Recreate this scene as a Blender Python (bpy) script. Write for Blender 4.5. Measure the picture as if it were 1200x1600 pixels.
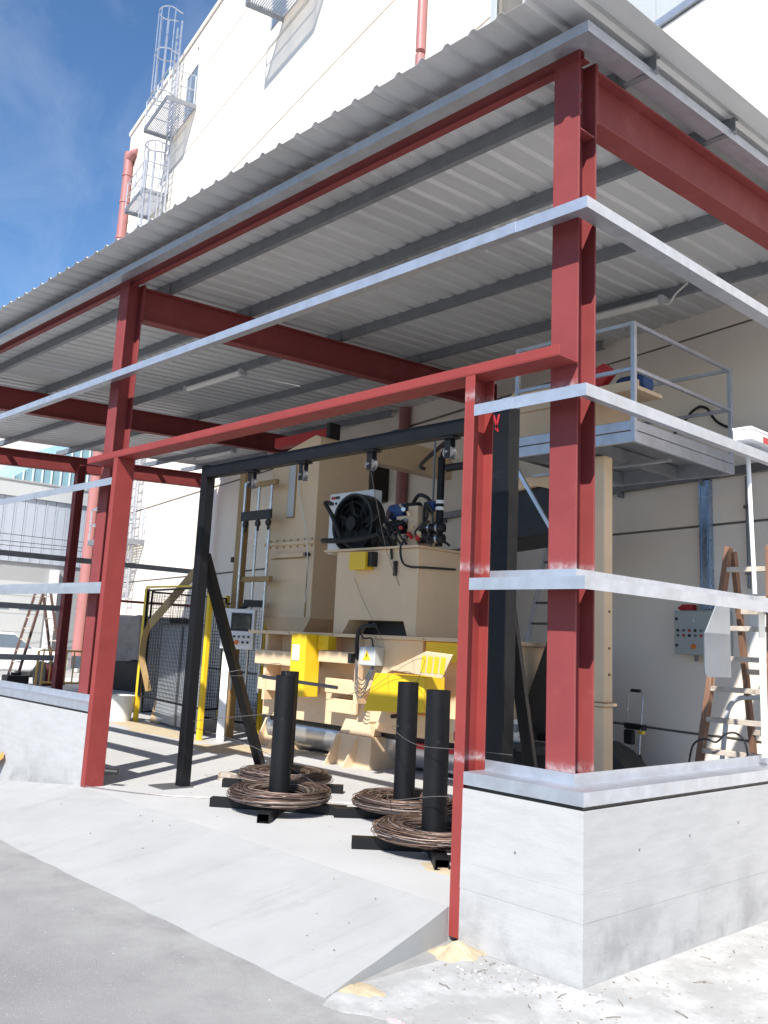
import bpy, bmesh, math, random
from mathutils import Vector, Matrix
for o in list(bpy.data.objects): bpy.data.objects.remove(o)
S = bpy.context.scene
col = S.collection
R = math.radians
# ------------------------------------------------------------------ camera
cam = bpy.data.cameras.new('camera'); co = bpy.data.objects.new('camera', cam); col.objects.link(co)
cam.sensor_fit = 'VERTICAL'; cam.sensor_height = 24.0; cam.lens = 24.0 * 1439.22 / 1600
cam.shift_x = 17.7 / 1600; cam.shift_y = -69.03 / 1600
cam.clip_start = 0.05; cam.clip_end = 3000
yaw, pit, rol = R(47.4498), R(10.6864), R(2.84702)
f = Vector((-math.sin(yaw) * math.cos(pit), math.cos(yaw) * math.cos(pit), math.sin(pit)))
r = Vector((math.cos(yaw), math.sin(yaw), 0)); u = r.cross(f)
r2 = math.cos(rol) * r + math.sin(rol) * u; u2 = -math.sin(rol) * r + math.cos(rol) * u
m = Matrix((r2, u2, -f)).transposed().to_4x4(); m.translation = Vector((2.961, -4.357, 1.7))
co.matrix_world = m
S.camera = co
# ------------------------------------------------------------------ sky, sun, exposure
AZ, EL = R(149.5), R(44.5)
W = bpy.data.worlds.new('World'); S.world = W; W.use_nodes = True
nt = W.node_tree; nt.nodes.clear()
def wn(t, **k):
    n = nt.nodes.new(t)
    for a, b in k.items(): setattr(n, a, b)
    return n
sky = wn('ShaderNodeTexSky', sky_type='NISHITA', sun_disc=False, sun_elevation=EL, sun_rotation=AZ, altitude=1200, air_density=1.0, dust_density=0.3, ozone_density=2.4)
tc = wn('ShaderNodeTexCoord'); mp = wn('ShaderNodeMapping')
mp.inputs['Scale'].default_value = (2.2, 5.0, 4.0); mp.inputs['Rotation'].default_value = (0.3, 0.5, 0.6)
nz = wn('ShaderNodeTexNoise'); nz.inputs['Scale'].default_value = 2.3; nz.inputs['Detail'].default_value = 8; nz.inputs['Roughness'].default_value = 0.62; nz.inputs['Distortion'].default_value = 0.5
rp = wn('ShaderNodeValToRGB'); rp.color_ramp.elements[0].position = 0.40; rp.color_ramp.elements[0].color = (0, 0, 0, 1); rp.color_ramp.elements[1].position = 0.86; rp.color_ramp.elements[1].color = (0.20, 0.20, 0.20, 1)
mx = wn('ShaderNodeMix', data_type='RGBA'); mx.inputs[7].default_value = (4.6, 5.0, 5.6, 1)
bg = wn('ShaderNodeBackground'); bg.inputs['Strength'].default_value = 0.122
wo = wn('ShaderNodeOutputWorld')
L = nt.links.new
L(tc.outputs['Generated'], mp.inputs['Vector']); L(mp.outputs[0], nz.inputs['Vector']); L(nz.outputs['Fac'], rp.inputs[0])
L(rp.outputs[0], mx.inputs[0]); hs_ = wn('ShaderNodeHueSaturation'); hs_.inputs['Saturation'].default_value = 1.14; hs_.inputs['Value'].default_value = 0.95; L(sky.outputs[0], hs_.inputs['Color']); L(hs_.outputs[0], mx.inputs[6]); L(mx.outputs[2], bg.inputs['Color']); L(bg.outputs[0], wo.inputs[0])
sl = bpy.data.lights.new('sun', 'SUN'); so = bpy.data.objects.new('sun', sl); col.objects.link(so)
sl.energy = 4.6; sl.angle = R(0.55); sl.color = (1.0, 0.955, 0.88)
sd = Vector((math.sin(AZ) * math.cos(EL), math.cos(AZ) * math.cos(EL), math.sin(EL)))
so.rotation_euler = (-sd).to_track_quat('-Z', 'Y').to_euler(); so.location = sd * 60
S.view_settings.view_transform = 'Standard'; S.view_settings.look = 'None'; S.view_settings.gamma = 1.0; S.view_settings.use_curve_mapping = False
S.view_settings.exposure = 0.74
S.render.engine = 'CYCLES'
S.cycles.max_bounces = 10; S.cycles.diffuse_bounces = 6
# ------------------------------------------------------------------ materials
def mat(name, c, rough=0.6, metal=0.0, var=0.12, scale=6.0, bump=0.0, bscale=60.0, c2=None, c2pos=(0.55, 0.7), c2scale=3.0, stretch=None, coat=0.0, emit=None, spec=None, c3=None, c3pos=(0.6, 0.75), c3scale=20.0):
    m = bpy.data.materials.new(name); m.use_nodes = True
    n = m.node_tree.nodes; l = m.node_tree.links.new
    b = n['Principled BSDF']; b.inputs['Metallic'].default_value = metal
    if coat: b.inputs['Coat Weight'].default_value = coat; b.inputs['Coat Roughness'].default_value = 0.15
    if spec is not None: b.inputs['Specular IOR Level'].default_value = spec
    t = n.new('ShaderNodeTexCoord'); src = t.outputs['Object']
    if stretch:
        mpn = n.new('ShaderNodeMapping'); mpn.inputs['Scale'].default_value = stretch; l(src, mpn.inputs[0]); src = mpn.outputs[0]
    def noise(s, d=6, ro=0.6):
        k = n.new('ShaderNodeTexNoise'); k.inputs['Scale'].default_value = s; k.inputs['Detail'].default_value = d; k.inputs['Roughness'].default_value = ro; l(src, k.inputs['Vector']); return k
    def ramp(inp, p0, c0, p1, c1):
        k = n.new('ShaderNodeValToRGB'); e = k.color_ramp.elements
        e[0].position = p0; e[0].color = c0; e[1].position = p1; e[1].color = c1; l(inp, k.inputs[0]); return k
    a = tuple(max(0, x * (1 - var)) for x in c) + (1,); bb = tuple(min(1, x * (1 + var)) for x in c) + (1,)
    k = noise(scale); rr = ramp(k.outputs['Fac'], 0.3, a, 0.7, bb); out = rr.outputs[0]
    def layer(out, cc, pos, sc):
        kk = noise(sc, 8, 0.65); rm = ramp(kk.outputs['Fac'], pos[0], (0, 0, 0, 1), pos[1], (1, 1, 1, 1))
        q = n.new('ShaderNodeMix'); q.data_type = 'RGBA'; l(rm.outputs[0], q.inputs[0]); l(out, q.inputs[6]); q.inputs[7].default_value = tuple(cc) + (1,); return q.outputs[2]
    if c2: out = layer(out, c2, c2pos, c2scale)
    if c3: out = layer(out, c3, c3pos, c3scale)
    l(out, b.inputs['Base Color'])
    rk = noise(scale * 2.3); rq = ramp(rk.outputs['Fac'], 0.25, (max(0, rough - 0.1),) * 3 + (1,), 0.75, (min(1, rough + 0.1),) * 3 + (1,)); l(rq.outputs[0], b.inputs['Roughness'])
    if bump:
        kb = noise(bscale, 6, 0.7); q = n.new('ShaderNodeBump'); q.inputs['Strength'].default_value = bump; q.inputs['Distance'].default_value = 0.01
        l(kb.outputs['Fac'], q.inputs['Height']); l(q.outputs[0], b.inputs['Normal'])
    if emit: b.inputs['Emission Color'].default_value = tuple(emit) + (1,); b.inputs['Emission Strength'].default_value = 1
    return m
M = {}
M['red'] = mat('red_primer', (0.215, 0.0415, 0.042), 0.6, 0, 0.1, 3, 0.04, 40, c2=(0.25, 0.065, 0.065), c2pos=(0.58, 0.75), c2scale=2.2, c3=(0.28, 0.09, 0.085), c3pos=(0.69, 0.76), c3scale=17, spec=0.3)
M['redbright'] = mat('red_primer_fresh', (0.245, 0.040, 0.037), 0.6, 0, 0.1, 3, 0.04, 40, c2=(0.29, 0.058, 0.055), c2pos=(0.6, 0.75), c2scale=2, c3=(0.32, 0.10, 0.09), c3pos=(0.70, 0.77), c3scale=17, spec=0.3)
M['galv'] = mat('galvanised_steel', (0.47, 0.50, 0.56), 0.40, 0.65, 0.1, 9, 0.02, 50, c2=(0.40, 0.42, 0.46), c2pos=(0.5, 0.7), c2scale=4)
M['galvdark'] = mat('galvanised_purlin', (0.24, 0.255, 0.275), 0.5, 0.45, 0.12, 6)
M['sheet'] = mat('roof_sheet_metal', (0.56, 0.575, 0.585), 0.5, 0.15, 0.05, 3, 0, 1, c2=(0.50, 0.50, 0.49), c2pos=(0.5, 0.75), c2scale=1.2, stretch=(4, 0.6, 1))
for nm, k_ in (('sheet_dull', 0.9), ('sheet_bright', 1.07)): M[nm] = mat('roof_' + nm, (0.56 * k_, 0.575 * k_, 0.585 * k_), 0.5, 0.15, 0.05, 3, 0, 1, c2=(0.50 * k_, 0.50 * k_, 0.49 * k_), c2pos=(0.5, 0.75), c2scale=1.2, stretch=(4, 0.6, 1))
M['concwall'] = mat('board_marked_concrete', (0.40, 0.40, 0.405), 0.85, 0, 0.07, 2.5, 0.25, 45, c2=(0.325, 0.325, 0.33), c2pos=(0.56, 0.85), c2scale=1.7, stretch=(0.8, 0.8, 3.4), c3=(0.43, 0.43, 0.435), c3pos=(0.45, 0.75), c3scale=5)
M['slab'] = mat('concrete_slab', (0.455, 0.455, 0.455), 0.8, 0, 0.05, 1.3, 0.08, 60, c2=(0.41, 0.41, 0.41), c2pos=(0.5, 0.8), c2scale=0.9, c3=(0.40, 0.39, 0.37), c3pos=(0.66, 0.8), c3scale=9)
M['ramp'] = mat('ramp_concrete', (0.375, 0.378, 0.378), 0.85, 0, 0.05, 1.1, 0.2, 90, c2=(0.335, 0.338, 0.337), c2pos=(0.45, 0.75), c2scale=1.7, c3=(0.33, 0.33, 0.32), c3pos=(0.64, 0.8), c3scale=11)
M['asphalt'] = mat('worn_asphalt', (0.24, 0.236, 0.238), 0.9, 0, 0.12, 2.5, 0.6, 110, c2=(0.30, 0.295, 0.288), c2pos=(0.48, 0.75), c2scale=1.1, c3=(0.35, 0.345, 0.34), c3pos=(0.56, 0.72), c3scale=38)
M['apron'] = mat('cement_ground', (0.36, 0.36, 0.355), 0.9, 0, 0.1, 3, 0.5, 70, c2=(0.50, 0.50, 0.495), c2pos=(0.45, 0.62), c2scale=2.6, c3=(0.29, 0.275, 0.25), c3pos=(0.60, 0.70), c3scale=16)
M['plaster'] = mat('white_panel_concrete', (0.86, 0.775, 0.685), 0.8, 0, 0.03, 0.8, 0.04, 30, c2=(0.80, 0.715, 0.625), c2pos=(0.6, 0.85), c2scale=0.7, stretch=(1, 1, 0.25), c3=(0.66, 0.61, 0.55), c3pos=(0.64, 0.8), c3scale=2.2)
M['clad'] = mat('grey_cladding', (0.50, 0.52, 0.52), 0.5, 0.1, 0.03, 1)
M['joint'] = mat('panel_joint', (0.16, 0.15, 0.14), 0.9)
M['pipe'] = mat('red_pvc_pipe', (0.36, 0.155, 0.15), 0.5, 0, 0.08, 2)
M['black'] = mat('black_steel', (0.0065, 0.007, 0.009), 0.5, 0.1, 0.2, 5, 0.06, 50, c2=(0.02, 0.021, 0.025), c2pos=(0.6, 0.75), c2scale=6, spec=0.3, c3=(0.05, 0.048, 0.046), c3pos=(0.66, 0.76), c3scale=16)
M['blackp'] = mat('black_plastic', (0.012, 0.012, 0.013), 0.45, 0, 0.2, 8)
M['rubber'] = mat('black_rubber', (0.015, 0.015, 0.016), 0.6, 0, 0.1, 8)
M['beige'] = mat('beige_machine_paint', (0.72, 0.535, 0.35), 0.45, 0, 0.05, 2, 0.02, 30, c2=(0.66, 0.485, 0.31), c2pos=(0.55, 0.8), c2scale=2.5, c3=(0.36, 0.26, 0.17), c3pos=(0.64, 0.82), c3scale=6)
M['beiged'] = mat('ochre_machine_paint', (0.33, 0.21, 0.085), 0.5, 0, 0.1, 4)
M['yellow'] = mat('yellow_guard_paint', (0.80, 0.53, 0.02), 0.4, 0, 0.06, 3, c2=(0.70, 0.45, 0.02), c2pos=(0.6, 0.8), c2scale=4)
M['white'] = mat('white_paint', (0.78, 0.78, 0.78), 0.4, 0, 0.03, 3)
M['offwhite'] = mat('offwhite_plastic', (0.74, 0.73, 0.68), 0.5, 0, 0.05, 4)
M['grey'] = mat('grey_enamel', (0.40, 0.43, 0.42), 0.45, 0, 0.05, 4)
M['lgrey'] = mat('light_grey_plastic', (0.50, 0.52, 0.54), 0.5, 0, 0.05, 4)
M['screen'] = mat('dark_screen', (0.02, 0.025, 0.03), 0.12, 0, 0.1, 4)
M['blue'] = mat('blue_motor_paint', (0.03, 0.07, 0.20), 0.4, 0, 0.1, 6)
M['trunk'] = mat('bluish_cable_trunking', (0.35, 0.45, 0.60), 0.3, 0.7, 0.1, 6)
M['steel'] = mat('bare_steel', (0.55, 0.55, 0.56), 0.3, 0.9, 0.1, 9)
M['steeld'] = mat('dull_steel', (0.20, 0.20, 0.21), 0.45, 0.7, 0.15, 9)
M['alu'] = mat('aluminium', (0.62, 0.63, 0.65), 0.35, 0.8, 0.06, 9)
M['wood'] = mat('stained_wood', (0.20, 0.105, 0.065), 0.75, 0, 0.2, 6, 0.05, 40, c2=(0.40, 0.32, 0.26), c2pos=(0.55, 0.75), c2scale=9, stretch=(1, 1, 0.3))
M['woodpale'] = mat('paint_splashed_wood', (0.46, 0.40, 0.34), 0.75, 0, 0.25, 9, 0.2, 40, c2=(0.22, 0.15, 0.10), c2pos=(0.55, 0.7), c2scale=6)
M['wooddark'] = mat('dark_wood', (0.14, 0.085, 0.07), 0.7, 0, 0.2, 6)
M['sand'] = mat('yellow_sand', (0.47, 0.385, 0.26), 0.95, 0, 0.15, 12, 0.4, 90)
M['paper'] = mat('brown_paper', (0.50, 0.36, 0.22), 0.8, 0, 0.1, 5, 0.2, 20)
M['tarp'] = mat('brown_tarpaulin', (0.33, 0.27, 0.235), 0.75, 0, 0.2, 4, 0.3, 12)
M['redp'] = mat('red_plastic', (0.42, 0.02, 0.025), 0.4, 0, 0.1, 5)
M['orange'] = mat('orange_knob', (0.75, 0.18, 0.02), 0.4)
M['teal'] = mat('teal_polycarbonate', (0.28, 0.44, 0.48), 0.3, 0, 0.08, 2)
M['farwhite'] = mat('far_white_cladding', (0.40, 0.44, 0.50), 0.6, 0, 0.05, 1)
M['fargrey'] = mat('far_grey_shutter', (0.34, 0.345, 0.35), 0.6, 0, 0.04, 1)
M['panel'] = mat('dull_zinc_sheet', (0.36, 0.385, 0.42), 0.5, 0.3, 0.06, 3)
M['glass'] = mat('window_glass', (0.16, 0.20, 0.25), 0.1, 0, 0.1, 2)
M['barrier'] = mat('yellow_barrier_paint', (0.70, 0.42, 0.10), 0.5, 0, 0.12, 6)
M['dirt'] = mat('dirt_bits', (0.20, 0.16, 0.12), 0.95, 0, 0.4, 30)
M['grit'] = mat('grey_grit', (0.36, 0.355, 0.35), 0.9, 0, 0.3, 30)
M['lump'] = mat('plaster_lumps', (0.74, 0.73, 0.70), 0.9, 0, 0.1, 20)
M['pink'] = mat('pink_paint_mark', (0.85, 0.42, 0.45), 0.9, 0, 0.1, 14)
M['leaf'] = mat('orange_leaf', (0.55, 0.25, 0.06), 0.8, 0, 0.2, 20)
M['wire'] = mat('loose_wire', (0.20, 0.18, 0.17), 0.4, 0.6, 0.2, 9)
def coil_mat():
    m = bpy.data.materials.new('rusty_annealed_wire'); m.use_nodes = True
    n = m.node_tree.nodes; l = m.node_tree.links.new; b = n['Principled BSDF']
    a = n.new('ShaderNodeAttribute'); a.attribute_name = 'strand'
    rmp = n.new('ShaderNodeValToRGB'); e = rmp.color_ramp.elements
    e[0].position = 0.0; e[0].color = (0.05, 0.038, 0.035, 1); e[1].position = 1.0; e[1].color = (0.50, 0.40, 0.33, 1)
    for p, c in ((0.35, (0.13, 0.085, 0.07, 1)), (0.6, (0.24, 0.14, 0.095, 1)), (0.8, (0.22, 0.195, 0.20, 1))):
        k = e.new(p); k.color = c
    l(a.outputs['Fac'], rmp.inputs[0]); l(rmp.outputs[0], b.inputs['Base Color'])
    b.inputs['Roughness'].default_value = 0.45; b.inputs['Metallic'].default_value = 0.35
    return m
M['coil'] = coil_mat()
def overlay(m, build):
    """mix a second colour over a material's base colour with a mask built from object coordinates"""
    n = m.node_tree.nodes; l = m.node_tree.links.new; b = n['Principled BSDF']; src = b.inputs['Base Color'].links[0].from_socket
    t = n.new('ShaderNodeTexCoord'); x = n.new('ShaderNodeSeparateXYZ'); l(t.outputs['Object'], x.inputs[0])
    msk, c_ = build(n, l, t, x)
    q = n.new('ShaderNodeMix'); q.data_type = 'RGBA'; l(msk, q.inputs[0]); l(src, q.inputs[6]); q.inputs[7].default_value = c_; l(q.outputs[2], b.inputs['Base Color'])
def nmask(n, l, t, scale, p0, p1):
    k = n.new('ShaderNodeTexNoise'); k.inputs['Scale'].default_value = scale; k.inputs['Detail'].default_value = 7; k.inputs['Roughness'].default_value = 0.65; l(t.outputs['Object'], k.inputs['Vector'])
    r_ = n.new('ShaderNodeMapRange'); r_.inputs[1].default_value = p0; r_.inputs[2].default_value = p1; l(k.outputs['Fac'], r_.inputs[0]); return r_.outputs[0]
def mul(n, l, a, b_):
    k = n.new('ShaderNodeMath'); k.operation = 'MULTIPLY'; l(a, k.inputs[0])
    if isinstance(b_, float): k.inputs[1].default_value = b_
    else: l(b_, k.inputs[1])
    return k.outputs[0]
def dust(n, l, t, x):   # cement washed out from the toe of the ramp
    r_ = n.new('ShaderNodeMapRange'); r_.interpolation_type = 'SMOOTHSTEP'; r_.inputs[1].default_value = -2.4; r_.inputs[2].default_value = -1.22; l(x.outputs['Y'], r_.inputs[0])
    return mul(n, l, r_.outputs[0], nmask(n, l, t, 3.0, 0.28, 0.62)), (0.34, 0.338, 0.33, 1)
def bounce_cut(n, l, t, x):   # asphalt darkened behind the camera to cut light bounced onto the roof edge
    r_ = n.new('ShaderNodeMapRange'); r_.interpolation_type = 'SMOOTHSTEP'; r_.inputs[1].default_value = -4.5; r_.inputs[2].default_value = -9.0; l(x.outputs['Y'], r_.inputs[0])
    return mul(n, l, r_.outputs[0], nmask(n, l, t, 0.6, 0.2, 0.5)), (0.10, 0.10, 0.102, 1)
overlay(M['asphalt'], bounce_cut)
overlay(M['asphalt'], dust)
def zinc(n, l, t, x):   # zinc spray left round the welds of the rails
    r_ = n.new('ShaderNodeValToRGB'); e = r_.color_ramp.elements; d_ = n.new('ShaderNodeMath'); d_.operation = 'DIVIDE'; d_.inputs[1].default_value = 6.0; l(x.outputs['Z'], d_.inputs[0]); l(d_.outputs[0], r_.inputs[0])
    e[0].position = 0.0; e[0].color = (0, 0, 0, 1); e[1].position = 1.0; e[1].color = (0, 0, 0, 1)
    for z in (1.03, 2.18, 3.29):
        for dz, v in ((-0.02, 0.0), (0.0, 0.6), (0.02, 0.4), (0.05, 0.0)):
            k = e.new((z + dz) / 6.0); k.color = (v, v, v, 1)
    return mul(n, l, r_.outputs[0], nmask(n, l, t, 22.0, 0.36, 0.62)), (0.46, 0.46, 0.48, 1)
def damp(n, l, t, x):   # damp rising from the ground in patches
    r_ = n.new('ShaderNodeMapRange'); r_.interpolation_type = 'SMOOTHSTEP'; r_.inputs[1].default_value = 0.55; r_.inputs[2].default_value = 0.0; l(x.outputs['Z'], r_.inputs[0])
    return mul(n, l, mul(n, l, r_.outputs[0], nmask(n, l, t, 2.6, 0.46, 0.62)), 0.75), (0.25, 0.25, 0.255, 1)
overlay(M['concwall'], damp)
def tyre(n, l, t, x):   # faint tyre and trowel streaks down the ramp
    m_ = n.new('ShaderNodeMapping'); m_.inputs['Scale'].default_value = (3.2, 0.35, 1.0); m_.inputs['Rotation'].default_value = (0, 0, 0.12); l(t.outputs['Object'], m_.inputs[0])
    k = n.new('ShaderNodeTexNoise'); k.inputs['Scale'].default_value = 1.6; k.inputs['Detail'].default_value = 8; k.inputs['Roughness'].default_value = 0.7; l(m_.outputs[0], k.inputs['Vector'])
    r_ = n.new('ShaderNodeMapRange'); r_.inputs[1].default_value = 0.52; r_.inputs[2].default_value = 0.70; l(k.outputs['Fac'], r_.inputs[0])
    return mul(n, l, mul(n, l, r_.outputs[0], nmask(n, l, t, 9.0, 0.3, 0.6)), 0.55), (0.27, 0.27, 0.265, 1)
overlay(M['ramp'], tyre)
M['redzinc'] = M['red'].copy(); M['redzinc'].name = 'red_primer_zinc_spray'; overlay(M['redzinc'], zinc)
M['jambzinc'] = M['redbright'].copy(); M['jambzinc'].name = 'fresh_primer_zinc_spray'; overlay(M['jambzinc'], zinc)
# ------------------------------------------------------------------ mesh helpers
def tag(o, label, cat, group=None, kind=None):
    o['label'] = label; o['category'] = cat
    if group: o['group'] = group
    if kind: o['kind'] = kind
    return o
def thing(name, label, cat, loc=(0, 0, 0), rz=0.0, group=None):
    o = bpy.data.objects.new(name, None); col.objects.link(o)
    o.location = loc; o.rotation_euler = (0, 0, rz); o.empty_display_size = 0.1
    return tag(o, label, cat, group)
class MB:
    def __init__(s): s.v = []; s.f = []; s.a = []
    def add(s, vs, fs):
        k = len(s.v); s.v += [tuple(x) for x in vs]; s.f += [tuple(i + k for i in q) for q in fs]; return s
    def box(s, x0, x1, y0, y1, z0, z1):
        return s.add([(x0, y0, z0), (x1, y0, z0), (x1, y1, z0), (x0, y1, z0), (x0, y0, z1), (x1, y0, z1), (x1, y1, z1), (x0, y1, z1)],
                     [(0, 3, 2, 1), (4, 5, 6, 7), (0, 1, 5, 4), (1, 2, 6, 5), (2, 3, 7, 6), (3, 0, 4, 7)])
    def hexa(s, p):  # 8 points, bottom ring then top ring
        return s.add(p, [(0, 3, 2, 1), (4, 5, 6, 7), (0, 1, 5, 4), (1, 2, 6, 5), (2, 3, 7, 6), (3, 0, 4, 7)])
    def bar(s, p, q, w, h, up=(0, 0, 1)):
        p = Vector(p); q = Vector(q); d = (q - p).normalized(); up = Vector(up)
        if abs(d.dot(up)) > 0.98: up = Vector((0, 1, 0))
        a = d.cross(up).normalized() * w / 2; b = a.normalized().cross(d).normalized() * h / 2
        return s.hexa([p - a - b, p + a - b, p + a + b, p - a + b, q - a - b, q + a - b, q + a + b, q - a + b])
    def tube(s, pts, rad, n=8, closed=False, taper=None):
        pts = [Vector(p) for p in pts]; N = len(pts); k = len(s.v); prev = None
        for i, p in enumerate(pts):
            if closed: d = pts[(i + 1) % N] - pts[i - 1]
            else: d = pts[min(i + 1, N - 1)] - pts[max(i - 1, 0)]
            d.normalize()
            if prev is None:
                a = d.orthogonal().normalized()
            else:
                a = prev - d * prev.dot(d)
                a = a.normalized() if a.length > 1e-6 else d.orthogonal().normalized()
            prev = a; b = d.cross(a)
            rr = rad if taper is None else rad + (taper - rad) * i / (N - 1)
            for j in range(n):
                t = 2 * math.pi * j / n
                s.v.append(tuple(p + (a * math.cos(t) + b * math.sin(t)) * rr))
        for i in range(N if closed else N - 1):
            i2 = (i + 1) % N
            for j in range(n):
                j2 = (j + 1) % n
                s.f.append((k + i * n + j, k + i * n + j2, k + i2 * n + j2, k + i2 * n + j))
        if not closed:
            s.f.append(tuple(k + j for j in range(n))[::-1]); s.f.append(tuple(k + (N - 1) * n + j for j in range(n)))
        return s
    def cyl(s, p, q, rad, n=16): return s.tube([p, q], rad, n)
    def prism(s, poly, ax, a0, a1):
        # poly in the two other axes, extruded along ax ('x','y','z')
        def P(u, v, w): return {'x': (w, u, v), 'y': (u, w, v), 'z': (u, v, w)}[ax]
        n = len(poly); vs = [P(*p, a0) for p in poly] + [P(*p, a1) for p in poly]
        fs = [tuple(range(n))[::-1], tuple(range(n, 2 * n))] + [(i, (i + 1) % n, n + (i + 1) % n, n + i) for i in range(n)]
        return s.add(vs, fs)
    def lathe(s, prof, n=24, at=(0, 0, 0)):
        k = len(s.v)
        for rr, z in prof:
            for j in range(n):
                t = 2 * math.pi * j / n; s.v.append((at[0] + rr * math.cos(t), at[1] + rr * math.sin(t), at[2] + z))
        for i in range(len(prof) - 1):
            for j in range(n):
                j2 = (j + 1) % n; s.f.append((k + i * n + j, k + i * n + j2, k + (i + 1) * n + j2, k + (i + 1) * n + j))
        return s
    def build(s, name, m, parent=None, smooth=False, bev=0.0, label=None, kind=None, seg=2, xf=None):
        me = bpy.data.meshes.new(name)
        vs = s.v if xf is None else [tuple(xf @ Vector(p)) for p in s.v]
        me.from_pydata(vs, [], s.f); me.validate()
        b = bmesh.new(); b.from_mesh(me); bmesh.ops.recalc_face_normals(b, faces=b.faces); b.to_mesh(me); b.free()
        me.materials.append(M[m] if isinstance(m, str) else m)
        if smooth:
            for p in me.polygons: p.use_smooth = True
        o = bpy.data.objects.new(name, me); col.objects.link(o)
        if parent: o.parent = parent
        if bev:
            q = o.modifiers.new('bevel', 'BEVEL'); q.width = bev; q.segments = seg; q.limit_method = 'ANGLE'; q.angle_limit = R(35); q.harden_normals = False
        if smooth:
            try:
                me.set_sharp_from_angle(angle=R(40))
            except Exception: pass
        if label: o['label'] = label
        if kind: o['kind'] = kind
        return o
def box(name, m, parent, x0, x1, y0, y1, z0, z1, bev=0.004, **k): return MB().box(x0, x1, y0, y1, z0, z1).build(name, m, parent, bev=bev, **k)
def tube(name, m, parent, pts, rad, n=8, **k): return MB().tube(pts, rad, n).build(name, m, parent, smooth=True, **k)
def share(o, parent, loc=None, rz=None):
    c = o.copy(); col.objects.link(c); c.parent = parent
    if loc is not None: c.location = loc
    if rz is not None: c.rotation_euler = (0, 0, rz)
    return c
def copy_tree(o, parent=None):
    c = o.copy(); col.objects.link(c); c.parent = parent
    for ch in list(o.children): copy_tree(ch, c)
    return c
def arc(p, q, sag, n=10, side=(0, 0, -1)):
    p = Vector(p); q = Vector(q); sd_ = Vector(side)
    return [p.lerp(q, i / n) + sd_ * sag * 4 * (i / n) * (1 - i / n) for i in range(n + 1)]
def spline(pts, n=8):
    P = [Vector(p) for p in pts]; out = []
    for i in range(len(P) - 1):
        a = P[max(i - 1, 0)]; b = P[i]; c = P[i + 1]; d = P[min(i + 2, len(P) - 1)]
        for j in range(n):
            t = j / n
            out.append(0.5 * ((2 * b) + (-a + c) * t + (2 * a - 5 * b + 4 * c - d) * t * t + (-a + 3 * b - 3 * c + d) * t ** 3))
    out.append(P[-1]); return out
FZ = 0.19
SL = 0.047
WA = math.atan(0.21)
def wall_y(x): return 5.6 - 0.21 * x
# wall frame: local x along the building wall, local -y faces the yard
WF = Matrix.Translation((0, 5.6, 0)) @ Matrix.Rotation(-WA, 4, 'Z')
def lx(x): return x / math.cos(WA)
# ================================================================== the ground
def structure(o): o['kind'] = 'structure'; return o
rnd = random.Random(4)
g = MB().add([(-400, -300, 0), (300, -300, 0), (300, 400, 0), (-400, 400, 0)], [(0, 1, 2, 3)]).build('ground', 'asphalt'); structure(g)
# cement ground with plaster residue beside the right wall (ragged outline)
ap = [(-0.72, -0.02), (-0.72, -1.05)]
edge = [(-0.62, -1.22), (-0.50, -1.20), (-0.40, -1.13), (-0.32, -1.10), (-0.22, -1.16), (-0.05, -1.30), (0.2, -1.62), (0.6, -2.0), (1.2, -2.3), (2.4, -2.4)]
ap += edge + [(4.5, -2.0), (6.5, 0.0), (6.5, 7.0), (0.0, 7.0), (0.0, -0.02)]
MB().prism(ap, 'z', -0.05, 0.004).build('pavement', 'apron'); structure(bpy.data.objects['pavement'])
# floor slab under the canopy
fl = [(-24.0, 0.193), (-5.85, 0.193), (-5.85, 0.004), (-0.935, 0.004), (-0.935, 0.193), (-0.193, 0.193), (-0.193, 5.62), (-24.0, 10.6)]
structure(MB().prism(fl, 'z', -0.1, FZ).build('floor', 'slab'))
# ramp: ragged lower edge that runs under the asphalt
rm = MB(); N = 44; K = 10; vs = []; fs = []
for i in range(N + 1):
    t = i / N
    xt = -5.85 + t * (-0.935 + 5.85); xb = -9.2 + t * (-0.66 + 9.2)
    yb = -1.24 + rnd.uniform(-0.012, 0.012)
    for j in range(K + 1):
        s_ = j / K
        z = FZ - 0.0005 + (-0.012 - FZ) * (s_ ** 0.94) + (rnd.uniform(-0.003, 0.003) if 0 < j < K - 2 else 0)
        vs.append((xt + (xb - xt) * s_, 0.0 + yb * s_, z))
for i in range(N):
    for j in range(K):
        a = i * (K + 1) + j; fs.append((a, a + 1, a + K + 2, a + K + 1))
k = len(vs)
for j in range(K + 1):
    a = vs[N * (K + 1) + j]; vs.append((a[0], a[1], -0.1))
for j in range(K): fs.append((N * (K + 1) + j, k + j, k + j + 1, N * (K + 1) + j + 1))
ro = rm.add(vs, fs).build('ramp', 'ramp', smooth=True); structure(ro)
# ================================================================== low concrete walls
wt = 0.868
lw = thing('low_wall', 'pale board-marked concrete corner wall on the right, capped by a galvanised ledge', 'wall')
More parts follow.
